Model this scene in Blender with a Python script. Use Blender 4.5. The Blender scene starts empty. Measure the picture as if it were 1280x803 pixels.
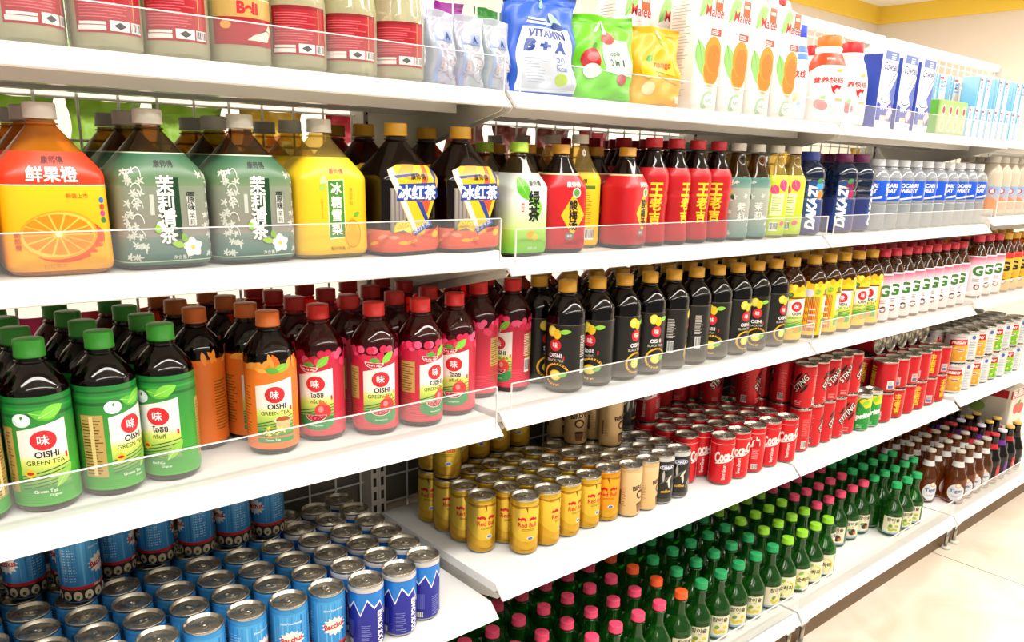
import bpy, bmesh, math, random
from mathutils import Vector, Matrix
from mathutils.geometry import tessellate_polygon

random.seed(7)
SC = bpy.context.scene
COL = SC.collection
PI = math.pi

# ------------------------------------------------------------------ camera, light, exposure
cam_data = bpy.data.cameras.new('camera')
cam = bpy.data.objects.new('camera', cam_data)
COL.objects.link(cam)
F, CX, CY = 1007.37, 640.0, 483.0
cam_data.sensor_fit = 'HORIZONTAL'
cam_data.sensor_width = 36.0
cam_data.lens = F / 1280 * 36
cam_data.shift_x = (640 - CX) / 1280
cam_data.shift_y = (CY - 401.5) / 1280
cam_data.clip_start = 0.02
YAW, PIT, ROL = 0.71310793, 0.27237034, -0.02822596
fw = Vector((math.sin(YAW) * math.cos(PIT), math.cos(YAW) * math.cos(PIT), -math.sin(PIT)))
rt = Vector((math.cos(YAW), -math.sin(YAW), 0))
dn = fw.cross(rt)
rt, dn = math.cos(ROL) * rt + math.sin(ROL) * dn, -math.sin(ROL) * rt + math.cos(ROL) * dn
rot = Matrix((rt, -dn, -fw)).transposed()
cam.matrix_world = Matrix.Translation((-0.852, -1.0, 1.27)) @ rot.to_4x4()
SC.camera = cam

SC.view_settings.view_transform = 'Standard'
SC.view_settings.look = 'None'
SC.view_settings.gamma = 1.0
SC.view_settings.use_curve_mapping = False
SC.view_settings.exposure = 0.0
SC.cycles.max_bounces = 8
SC.cycles.diffuse_bounces = 3
SC.cycles.glossy_bounces = 3
SC.cycles.transparent_max_bounces = 20
SC.cycles.caustics_reflective = False
SC.cycles.caustics_refractive = False
SC.cycles.use_denoising = True

world = bpy.data.worlds.new('store_air')
SC.world = world
world.use_nodes = True
world.node_tree.nodes['Background'].inputs[0].default_value = (1.0, 0.93, 0.82, 1)
world.node_tree.nodes['Background'].inputs[1].default_value = 0.36


def area(name, loc, size, size_y, power, color=(1, 0.97, 0.92), rot=(0, 0, 0)):
    d = bpy.data.lights.new(name, 'AREA')
    d.shape = 'RECTANGLE'
    d.size, d.size_y, d.energy, d.color = size, size_y, power, color
    o = bpy.data.objects.new(name, d)
    o.location, o.rotation_euler = loc, rot
    COL.objects.link(o)
    return o


# rows of ceiling lamps over the aisle and over the aisle beyond the gondola, then an added fill
area('ceiling_or_fill_light', (0.6, -1.15, 2.78), 7.0, 0.30, 140)
area('ceiling_or_fill_light', (0.6, -2.6, 2.78), 7.0, 0.30, 95)
area('ceiling_or_fill_light', (1.2, 1.75, 2.78), 8.0, 0.40, 170)
area('ceiling_or_fill_light', (6.2, -0.6, 2.78), 0.4, 4.0, 150)  # added fill lamp, brightens the far end wall


# ------------------------------------------------------------------ materials
def lin(h):
    if not isinstance(h, str):
        return tuple(h)[:3]
    h = h.lstrip('#')
    out = []
    for i in (0, 2, 4):
        c = int(h[i:i + 2], 16) / 255
        out.append(c / 12.92 if c <= 0.04045 else ((c + 0.055) / 1.055) ** 2.4)
    return tuple(out)


def new_mat(name):
    m = bpy.data.materials.new(name)
    m.use_nodes = True
    nt = m.node_tree
    nt.nodes.clear()
    out = nt.nodes.new('ShaderNodeOutputMaterial')
    return m, nt, out


def principled(name, color=None, rough=0.5, metal=0.0, noise=0.0, scale=40.0, spec=0.5, coat=0.0):
    m, nt, out = new_mat(name)
    b = nt.nodes.new('ShaderNodeBsdfPrincipled')
    nt.links.new(b.outputs[0], out.inputs[0])
    b.inputs['Roughness'].default_value = rough
    b.inputs['Metallic'].default_value = metal
    b.inputs['Specular IOR Level'].default_value = spec
    b.inputs['Coat Weight'].default_value = coat
    if color is None:
        a = nt.nodes.new('ShaderNodeVertexColor')
        a.layer_name = 'Col'
        nt.links.new(a.outputs[0], b.inputs['Base Color'])
    else:
        c = lin(color)
        if noise:
            n = nt.nodes.new('ShaderNodeTexNoise')
            n.inputs['Scale'].default_value = scale
            n.inputs['Detail'].default_value = 5
            g = nt.nodes.new('ShaderNodeNewGeometry')
            nt.links.new(g.outputs['Position'], n.inputs['Vector'])
            r = nt.nodes.new('ShaderNodeValToRGB')
            r.color_ramp.elements[0].position = 0.3
            r.color_ramp.elements[1].position = 0.65
            r.color_ramp.elements[0].color = (*[x * (1 - noise) for x in c], 1)
            r.color_ramp.elements[1].color = (*c, 1)
            nt.links.new(n.outputs[0], r.inputs[0])
            nt.links.new(r.outputs[0], b.inputs['Base Color'])
        else:
            b.inputs['Base Color'].default_value = (*c, 1)
    return m


def clear(name, tint, dif=0.1, dcol=None, gloss=0.06, rough=0.04):
    """see-through plastic or glass filled with a tinted drink"""
    m, nt, out = new_mat(name)
    N = nt.nodes.new
    t = N('ShaderNodeBsdfTransparent')
    t.inputs[0].default_value = (*lin(tint), 1)
    d = N('ShaderNodeBsdfDiffuse')
    d.inputs[0].default_value = (*lin(dcol or tint), 1)
    mx = N('ShaderNodeMixShader')
    mx.inputs[0].default_value = dif
    nt.links.new(t.outputs[0], mx.inputs[1])
    nt.links.new(d.outputs[0], mx.inputs[2])
    g = N('ShaderNodeBsdfGlossy')
    g.inputs['Roughness'].default_value = rough
    lw = N('ShaderNodeLayerWeight')
    lw.inputs[0].default_value = 0.5
    p = N('ShaderNodeMath')
    p.operation = 'POWER'
    p.inputs[1].default_value = 4
    nt.links.new(lw.outputs['Facing'], p.inputs[0])
    a = N('ShaderNodeMath')
    a.operation = 'MULTIPLY_ADD'
    a.inputs[1].default_value = 0.75
    a.inputs[2].default_value = gloss
    a.use_clamp = True
    nt.links.new(p.outputs[0], a.inputs[0])
    m2 = N('ShaderNodeMixShader')
    nt.links.new(a.outputs[0], m2.inputs[0])
    nt.links.new(mx.outputs[0], m2.inputs[1])
    nt.links.new(g.outputs[0], m2.inputs[2])
    nt.links.new(m2.outputs[0], out.inputs[0])
    return m


FILM = principled('printed_film', rough=0.32)
TIN = principled('printed_tin', rough=0.27, metal=0.25)
FOIL = principled('gold_tin', rough=0.25, metal=0.55)
CARD = principled('printed_card', rough=0.45)
PLAS = principled('cap_plastic', rough=0.38)
STEEL = principled('can_steel', '#bdb8ac', 0.22, 0.9, 0.08, 60)
PAINT = principled('white_shelf_paint', '#f2f1ee', 0.42, 0, 0.05, 9)
RAILP = principled('shelf_steel_strip', '#e8e6e0', 0.25, 0.5)
POST = principled('upright_paint', '#d9d4c8', 0.5, 0, 0.06, 20)
SHADEM = principled('shade_panel_dark', '#6e675a', 0.6, 0, 0.1, 8)  # dark tone stands in for the shade behind the lower goods
DARKM = principled('slot_black', '#16130f', 0.7)
WIRE = principled('white_wire', '#efece4', 0.4)
KICK = principled('shaded_kick_plate', '#6e5230', 0.5, 0, 0.15, 12)  # tan plate coloured darker, with the shade under the deck put in
WALLM = principled('beige_wall_paint', '#efe4d6', 0.8, 0, 0.03, 3)
YELM = principled('yellow_trim_paint', '#ffd84c', 0.6, 0, 0.04, 5)
CEILM = principled('white_ceiling_paint', '#fbf8f2', 0.9, 0, 0.03, 2)
ACRYL = clear('clear_acrylic', '#fbfcfc', 0.035, '#ffffff', 0.03)
EDGE = principled('acrylic_edge', '#f4f4f2', 0.3)
TEA = clear('dark_tea', '#8a3f16', 0.07, '#2a0c05', 0.05)
BTEA = clear('black_tea', '#7a3d16', 0.07, '#1c0c05', 0.05)
REDT = clear('red_tea', '#c03222', 0.16, '#6a0a10', 0.05)
AMBER = clear('amber_tea', '#c98a2a', 0.14, '#7a4a10', 0.05)
GREENT = clear('green_amber_tea', '#b08a30', 0.12, '#5a4810', 0.05)
ORANG = clear('orange_juice', '#f0a030', 0.45, '#e88a18', 0.05)
PEARJ = clear('pear_juice', '#f0e0a0', 0.25, '#e8c860', 0.05)
MILKY = clear('milky_drink', '#e6e2c4', 0.5, '#d8d2ac', 0.05)
CREAM = clear('cream_drink', '#f2e8d6', 0.7, '#eadcc4', 0.05)
WATER = clear('clear_drink', '#eef1f3', 0.32, '#e2e6ea', 0.06)
BLUEB = clear('blue_bottle_plastic', '#5a7fb0', 0.2, '#27406e', 0.07)
SOJU = clear('green_glass', '#4fb040', 0.20, '#1f7a1c', 0.06, 0.03)
BROWN = clear('brown_glass', '#d08a2c', 0.24, '#8a4a10', 0.06, 0.03)
BLACKG = clear('black_glass', '#3a2a20', 0.3, '#100a08', 0.06, 0.03)
BAGC = clear('clear_bag_film', '#dfe6f2', 0.5, '#dfe3ee', 0.10, 0.15)

# polished floor tiles with thin grout lines
m, nt, out = new_mat('polished_floor_tile')
FLOORM = m
N = nt.nodes.new
bs = N('ShaderNodeBsdfPrincipled')
nt.links.new(bs.outputs[0], out.inputs[0])
geo = N('ShaderNodeNewGeometry')
mp = N('ShaderNodeMapping')
mp.inputs['Location'].default_value = (-1.935, 0.95, 0)
nt.links.new(geo.outputs['Position'], mp.inputs[0])
br = N('ShaderNodeTexBrick')
br.offset = 0.0
br.inputs['Scale'].default_value = 1.0
br.inputs['Brick Width'].default_value = 1.2
br.inputs['Row Height'].default_value = 1.2
br.inputs['Mortar Size'].default_value = 0.0022
br.inputs['Mortar Smooth'].default_value = 0.0
br.inputs['Mortar'].default_value = (*lin('#6f665a'), 1)
nt.links.new(mp.outputs[0], br.inputs[0])
no = N('ShaderNodeTexNoise')
no.inputs['Scale'].default_value = 3.5
no.inputs['Detail'].default_value = 9
no.inputs['Distortion'].default_value = 1.2
nt.links.new(geo.outputs['Position'], no.inputs[0])
cr_ = N('ShaderNodeValToRGB')
cr_.color_ramp.elements[0].position = 0.35
cr_.color_ramp.elements[1].position = 0.7
cr_.color_ramp.elements[0].color = (*lin('#d6c6b0'), 1)
cr_.color_ramp.elements[1].color = (*lin('#e8ddcd'), 1)
nt.links.new(no.outputs[0], cr_.inputs[0])
nt.links.new(cr_.outputs[0], br.inputs['Color1'])
nt.links.new(cr_.outputs[0], br.inputs['Color2'])
nt.links.new(br.outputs[0], bs.inputs['Base Color'])
bs.inputs['Roughness'].default_value = 0.22


# ------------------------------------------------------------------ mesh helpers
class MB:
    """collects coloured faces with material slots and makes one mesh"""

    def __init__(s):
        s.v, s.f, s.c, s.m, s.sm, s.mats = [], [], [], [], [], []

    def mat(s, m):
        if m not in s.mats:
            s.mats.append(m)
        return s.mats.index(m)

    def add(s, verts, faces, mat, col=(1, 1, 1), smooth=True, vcols=None):
        b = len(s.v)
        s.v += [tuple(p) for p in verts]
        k = s.mat(mat)
        c = lin(col)
        for f in faces:
            s.f.append([i + b for i in f])
            s.m.append(k)
            s.sm.append(smooth)
            s.c.append([vcols[i] for i in f] if vcols else [c] * len(f))

    def box(s, x0, x1, y0, y1, z0, z1, mat, col=(1, 1, 1)):
        v = [(x, y, z) for z in (z0, z1) for y in (y0, y1) for x in (x0, x1)]
        s.add(v, [(0, 2, 3, 1), (4, 5, 7, 6), (0, 1, 5, 4), (2, 6, 7, 3), (0, 4, 6, 2), (1, 3, 7, 5)], mat, col, False)

    def rod(s, p, q, r, mat, n=8, col=(1, 1, 1)):
        p, q = Vector(p), Vector(q)
        d = (q - p).normalized()
        a = d.orthogonal().normalized()
        b = d.cross(a)
        v = []
        for c in (p, q):
            for i in range(n):
                t = 2 * PI * i / n
                v.append(c + r * (math.cos(t) * a + math.sin(t) * b))
        f = [(i, (i + 1) % n, n + (i + 1) % n, n + i) for i in range(n)]
        f += [tuple(range(n - 1, -1, -1)), tuple(range(n, 2 * n))]
        s.add(v, f, mat, col, n > 6)

    def prism(s, poly, x0, x1, mat, col=(1, 1, 1)):
        """polygon of (y, z) swept along x"""
        n = len(poly)
        v = [(x0, y, z) for y, z in poly] + [(x1, y, z) for y, z in poly]
        f = [(i, n + i, n + (i + 1) % n, (i + 1) % n) for i in range(n)]
        f += [tuple(range(n)), tuple(range(2 * n - 1, n - 1, -1))]
        s.add(v, f, mat, col, False)

    def mesh(s, name):
        me = bpy.data.meshes.new(name)
        me.from_pydata(s.v, [], s.f)
        for m_ in s.mats:
            me.materials.append(m_)
        me.polygons.foreach_set('material_index', s.m)
        me.polygons.foreach_set('use_smooth', s.sm)
        ca = me.color_attributes.new('Col', 'FLOAT_COLOR', 'CORNER')
        flat = []
        for cs in s.c:
            for c in cs:
                flat += [c[0], c[1], c[2], 1.0]
        ca.data.foreach_set('color', flat)
        me.update()
        return me

    def obj(s, name, parent=None, link=True):
        o = bpy.data.objects.new(name, s.mesh(name))
        if link:
            COL.objects.link(o)
        if parent:
            o.parent = parent
        return o


def cr(pts, sub=3):
    """Catmull-Rom smoothing of a profile; a repeated point stays sharp"""
    out = []
    n = len(pts)
    for i in range(n - 1):
        p0, p1, p2, p3 = pts[max(i - 1, 0)], pts[i], pts[i + 1], pts[min(i + 2, n - 1)]
        if max(abs(a - b) for a, b in zip(p1, p2)) < 1e-7:
            continue
        for k in range(sub):
            t = k / sub
            out.append(tuple(0.5 * (2 * b + (c - a) * t + (2 * a - 5 * b + 4 * c - d) * t * t + (3 * b - a - 3 * c + d) * t ** 3)
                             for a, b, c, d in zip(p0, p1, p2, p3)))
    out.append(tuple(pts[-1]))
    return out


class Body:
    """closed solid of (super)elliptic rings; theta 0 faces the aisle (-Y)"""

    def __init__(s, prof, n=44):
        s.p = [(q[0], q[1], q[2] if len(q) > 2 else q[1], q[3] if len(q) > 3 else 2.0) for q in prof]
        s.n = n
        big = max(s.p, key=lambda q: q[1] + q[2])
        s.big = big
        K = 720
        s.tab = [0.0]
        pv = s.ring(big, 0)
        for i in range(1, K + 1):
            q = s.ring(big, 2 * PI * i / K)
            s.tab.append(s.tab[-1] + math.hypot(q[0] - pv[0], q[1] - pv[1]))
            pv = q
        s.per = s.tab[-1]

    def ring(s, q, th, off=0.0):
        c, d = math.sin(th), -math.cos(th)
        e = q[3]
        r = (abs(c / (q[1] + off)) ** e + abs(d / (q[2] + off)) ** e) ** (-1 / e)
        return (r * c, r * d)

    def at(s, z):
        p = s.p
        if z <= p[0][0]:
            return p[0]
        for a, b in zip(p, p[1:]):
            if z <= b[0] and b[0] > a[0]:
                t = (z - a[0]) / (b[0] - a[0])
                return tuple(x + (y - x) * t for x, y in zip(a, b))
        return p[-1]

    def theta(s, arc):
        a = arc % s.per
        lo, hi = 0, len(s.tab) - 1
        while hi - lo > 1:
            mid = (lo + hi) // 2
            if s.tab[mid] <= a:
                lo = mid
            else:
                hi = mid
        t = (a - s.tab[lo]) / max(s.tab[hi] - s.tab[lo], 1e-9)
        return 2 * PI * (lo + t) / (len(s.tab) - 1)

    def pt(s, arc, z, off):
        x, y = s.ring(s.at(z), s.theta(arc), off)
        return (x, y, z)

    def solid(s, mb, mat, col=(1, 1, 1), bottom=True, top=True):
        v, f, n = [], [], s.n
        for q in s.p:
            for i in range(n):
                x, y = s.ring(q, s.theta(s.per * i / n))
                v.append((x, y, q[0]))
        for k in range(len(s.p) - 1):
            for i in range(n):
                j = (i + 1) % n
                f.append((k * n + i, k * n + j, (k + 1) * n + j, (k + 1) * n + i))
        if bottom:
            f.append(tuple(range(n - 1, -1, -1)))
        if top:
            b = (len(s.p) - 1) * n
            f.append(tuple(range(b, b + n)))
        mb.add(v, f, mat, col)


class Flat:
    """front face of a box: arc runs along x, at depth y"""

    def __init__(s, y, x0=0.0, axis='f'):
        s.y, s.x0, s.axis, s.per = y, x0, axis, 1e9

    def pt(s, arc, z, off):
        if s.axis == 'f':
            return (s.x0 + arc, s.y - off, z)
        return (s.y - off, s.x0 - arc, z)


class Lid:
    """upward facing flat surface"""
    per = 1e9

    def __init__(s, z):
        s.z = z

    def pt(s, a, b, off):
        return (a, b, s.z + off)


FONT = {}


def glyphs(txt, bold=0.0, shear=0.0):
    key = (txt, bold, shear)
    if key not in FONT:
        c = bpy.data.curves.new('lettering', 'FONT')
        c.body = txt
        wide = any(ord(ch) > 0x250 for ch in txt)
        c.offset = 0.0 if wide else bold
        c.shear = shear
        c.resolution_u = 2 if wide else 4
        o = bpy.data.objects.new('lettering', c)
        COL.objects.link(o)
        dg = bpy.context.evaluated_depsgraph_get()
        me = bpy.data.meshes.new_from_object(o.evaluated_get(dg))
        v = [(p.co.x, p.co.y) for p in me.vertices]
        f = [tuple(p.vertices) for p in me.polygons]
        bpy.data.objects.remove(o)
        bpy.data.curves.remove(c)
        bpy.data.meshes.remove(me)
        if not v:
            v, f = [(0, 0), (1, 0), (0, 1)], [(0, 1, 2)]
        xs, ys = [p[0] for p in v], [p[1] for p in v]
        FONT[key] = (v, f, min(xs), max(xs), min(ys), max(ys))
    return FONT[key]


def split(v, f, mx):
    if all(math.dist(v[a], v[b]) <= mx for q in f for a, b in zip(q, q[1:] + q[:1])):
        return v, f
    bm = bmesh.new()
    bv = [bm.verts.new((p[0], p[1], 0)) for p in v]
    for q in f:
        try:
            bm.faces.new([bv[i] for i in q])
        except ValueError:
            pass
    for _ in range(5):
        bmesh.ops.triangulate(bm, faces=bm.faces[:])
        lg = [e for e in bm.edges if e.calc_length() > mx]
        if not lg:
            break
        bmesh.ops.subdivide_edges(bm, edges=lg, cuts=1)
    bmesh.ops.triangulate(bm, faces=bm.faces[:])
    bm.verts.index_update()
    V = [(p.co.x, p.co.y) for p in bm.verts]
    G = [tuple(w.index for w in q.verts) for q in bm.faces]
    bm.free()
    return V, G


class Art:
    """flat artwork (arc, height) laid in thin layers on a surface"""
    STEP = 0.00007

    def __init__(s, body, base=0.0002, grid=0.0032):
        s.b, s.k, s.base, s.grid = body, 0, base, grid
        s.items, s.boxes, s.last, s.force = [], [], 0, None

    def _put(s, v, f, col=None, vc=None, same=False):
        bb = (min(p[0] for p in v), max(p[0] for p in v), min(p[1] for p in v), max(p[1] for p in v))
        lay = 0
        for l, q in s.boxes:
            if l >= lay and bb[0] < q[1] and q[0] < bb[1] and bb[2] < q[3] and q[2] < bb[3]:
                lay = l + 1
        if s.force is not None:
            lay = s.force
        s.last = lay
        s.boxes.append((lay, bb))
        s.items.append((v, f, col, vc, s.base + lay * s.STEP))

    def rect(s, a0, z0, a1, z1, col, col2=None, same=False):
        na = max(1, int(math.ceil((a1 - a0) / s.grid))) if s.b.per < 1e8 else 1
        nz = max(1, int(math.ceil((z1 - z0) / 0.008)))
        zs = [z0 + (z1 - z0) * j / nz for j in range(nz + 1)]
        if isinstance(s.b, Body):
            for q in s.b.p:
                if z0 < q[0] < z1 and min(abs(q[0] - z) for z in zs) > 1e-5:
                    zs.append(q[0])
            zs.sort()
            nz = len(zs) - 1
        v = [(a0 + (a1 - a0) * i / na, z) for z in zs for i in range(na + 1)]
        f = [(j * (na + 1) + i, j * (na + 1) + i + 1, (j + 1) * (na + 1) + i + 1, (j + 1) * (na + 1) + i)
             for j in range(nz) for i in range(na)]
        vc = None
        if col2:
            A, B = lin(col), lin(col2)
            vc = [tuple(x + (y - x) * (p[1] - z0) / (z1 - z0) for x, y in zip(A, B)) for p in v]
        s._put(v, f, col, vc)
        return s

    def wrap(s, z0, z1, col, col2=None):
        return s.rect(-s.b.per / 2, z0, s.b.per / 2, z1, col, col2)

    def ell(s, a, z, ra, rz, col, n=22, a0=0, a1=2 * PI, tilt=0.0):
        v, f = [(a, z)], []
        full = a1 - a0 > 6.28
        ct, st = math.cos(tilt), math.sin(tilt)
        K = max(2, int(math.ceil(max(ra, rz) / 0.0032))) if s.b.per < 1e8 else 1
        for t in [(k + 1) / K for k in range(K)]:
            for i in range(n + 1):
                h = a0 + (a1 - a0) * i / n
                x, y = ra * t * math.cos(h), rz * t * math.sin(h)
                v.append((a + x * ct - y * st, z + x * st + y * ct))
        for i in range(n):
            f.append((0, 1 + i, 2 + i))
            for k in range(K - 1):
                o = 1 + k * (n + 1)
                f.append((o + i, o + n + 1 + i, o + n + 2 + i, o + i + 1))
        s._put(v, f, col)
        return s

    def arcband(s, a, z, ra, rz, w, col, a0, a1, n=20):
        v = []
        for i in range(n + 1):
            h = a0 + (a1 - a0) * i / n
            for q in (1, 1 - w):
                v.append((a + ra * q * math.cos(h), z + rz * q * math.sin(h)))
        s._put(v, [(2 * i, 2 * i + 2, 2 * i + 3, 2 * i + 1) for i in range(n)], col)
        return s

    def poly(s, pts, col):
        tri = tessellate_polygon([[Vector((p[0], p[1], 0)) for p in pts]])
        v, f = split([tuple(p) for p in pts], [tuple(t) for t in tri], 0.004 if s.b.per < 1e8 else 9)
        s._put(v, f, col)
        return s

    def text(s, txt, a, z, h, col, bold=0.0, w=None, vert=False, rot=0.0, shear=0.0, gap=1.12):
        if vert:
            n = len(txt)
            for i, ch in enumerate(txt):
                s.text(ch, a, z + (n / 2 - 0.5 - i) * h * gap, h, col, bold, w)
            return s
        wide = any(ord(ch) > 0x250 for ch in txt)
        v, f, x0, x1, y0, y1 = glyphs(txt, 0.0 if wide else bold, shear)
        ky = h / max(y1 - y0, 1e-6)
        kx = w / max(x1 - x0, 1e-6) if w else ky
        c, d = math.cos(rot), math.sin(rot)
        V = []
        for p in v:
            x, y = (p[0] - (x0 + x1) / 2) * kx, (p[1] - (y0 + y1) / 2) * ky
            V.append((a + x * c - y * d, z + x * d + y * c))
        V, G = split(V, f, 0.0035 if s.b.per < 1e8 else 9)
        # heavier strokes: the same glyphs laid again a hair to each side
        q = bold * 0.75 * ky if wide else 0.0
        for dx, dy in (((q, q), (q, -q), (-q, q), (-q, -q)) if q else ((0, 0),)):
            s._put([(x + dx, y + dy) for x, y in V], G, col)
        return s

    def lines(s, a0, z0, a1, z1, n, col, fill=0.5, seed=1):
        R = random.Random(seed)
        dz = (z1 - z0) / n
        for i in range(n):
            e = a0 + (a1 - a0) * R.uniform(0.65, 1.0)
            s.rect(a0, z0 + i * dz, e, z0 + (i + fill) * dz, col, same=True)
        return s

    def bars(s, a0, z0, a1, z1, n=9, bg='#f4f2ec', fg='#222222'):
        s.rect(a0, z0, a1, z1, bg)
        R = random.Random(3)
        w = (a1 - a0) / n
        for i in range(n):
            x = a0 + (i + 0.3) * w
            s.rect(x, z0 + (z1 - z0) * 0.15, x + w * R.choice((0.3, 0.5, 0.65)), z1 - (z1 - z0) * 0.08, fg, same=True)
        return s

    def leaf(s, a, z, l, w, ang, col, vein=None):
        c, d = math.cos(ang), math.sin(ang)
        P = []
        for i in range(9):
            t = i / 8
            P.append((t * l, w * math.sin(PI * t) ** 0.8))
        for i in range(7, 0, -1):
            t = i / 8
            P.append((t * l, -w * math.sin(PI * t) ** 0.8))
        s.poly([(a + x * c - y * d, z + x * d + y * c) for x, y in P], col)
        if vein:
            s.poly([(a + x * c - y * d, z + x * d + y * c) for x, y in ((0, -w * .06), (l, 0), (0, w * .06))], vein)
        return s

    def build(s, mb, mat):
        for v, f, col, vc, off in s.items:
            mb.add([s.b.pt(p[0], p[1], off) for p in v], f, mat, col or (1, 1, 1), True, vc)


# ------------------------------------------------------------------ things: templates and copies
class Tmpl:
    """an unlinked thing: list of (part name, mesh, material-free extras, sub-parts)"""

    def __init__(s, name, cat):
        s.name, s.cat, s.parts = name, cat, []

    def part(s, name, mb, label=None, subs=()):
        o = mb.obj(name, link=False)
        if label:
            o['label'] = label
        so = []
        for n, m_, l in subs:
            q = m_.obj(n, link=False)
            if l:
                q['label'] = l
            so.append(q)
        s.parts.append((o, so))
        return s

    def put(s, x, y, z, rz, label, group=None, rx=0.0, ry=0.0):
        r = bpy.data.objects.new(s.name, None)
        r.empty_display_size = 0.03
        r.location, r.rotation_euler = (x, y, z + 0.0006), (rx, ry, rz)
        r['label'], r['category'] = label, s.cat
        if group:
            r['group'] = group
        COL.objects.link(r)
        for o, so in s.parts:
            c = o.copy()
            COL.objects.link(c)
            c.parent = r
            for q in so:
                d = q.copy()
                COL.objects.link(d)
                d.parent = c
        return r


ORD = ['first', 'second', 'third', 'fourth', 'fifth', 'sixth', 'seventh', 'eighth', 'ninth', 'tenth', 'eleventh', 'twelfth',
       'thirteenth', 'fourteenth', 'fifteenth', 'sixteenth', 'seventeenth', 'eighteenth', 'nineteenth', 'twentieth',
       'twenty-first', 'twenty-second', 'twenty-third', 'twenty-fourth', 'twenty-fifth', 'twenty-sixth', 'twenty-seventh',
       'twenty-eighth', 'twenty-ninth', 'thirtieth', 'thirty-first', 'thirty-second', 'thirty-third']


def face(X, y, seen):
    """turn about z that makes a thing at (X, y) show its front 'seen' radians right of the view's middle"""
    return seen - math.atan2(X + 0.852, y + 1.0)


def rowname(k):
    return 'front row' if k == 0 else ORD[k] + ' row back'


def setting(o):
    o['kind'] = 'structure'
    return o


# ------------------------------------------------------------------ the room
mb = MB()
mb.box(-5, 8.2, -4, 6, -0.05, 0.0, FLOORM)
setting(mb.obj('floor'))
mb = MB()
mb.box(-5, 8.2, -4, 6, 2.86, 2.92, CEILM)
setting(mb.obj('ceiling'))
mb = MB()
mb.box(-5, 7.67, 3.36, 3.46, 0.0, 2.86, WALLM)
setting(mb.obj('wall_back'))
mb = MB()
mb.box(7.67, 7.77, -4, 3.46, 0.0, 2.86, WALLM)
setting(mb.obj('wall_right'))
mb = MB()
mb.box(-5, 7.67, 3.33, 3.36, 2.70, 2.86, YELM)
setting(mb.obj('trim_1'))
mb = MB()
mb.box(7.64, 7.67, -4, 3.33, 2.70, 2.86, YELM)
setting(mb.obj('trim_2'))

# ------------------------------------------------------------------ gondola shelving
BAY = 1.02
#        lip-bottom heights of the shelves, top to bottom, per bay
ZB = {0: (1.349, 1.102, 0.814, 0.459), 1: (1.349, 1.088, 0.822, 0.491), 2: (1.349, 1.088, 0.822, 0.491), 3: (1.352, 1.110, 0.838, 0.500)}
ZT = {k: [z + 0.027 for z in v] for k, v in ZB.items()}
DECK = 0.11
BACK = 0.42


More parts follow.
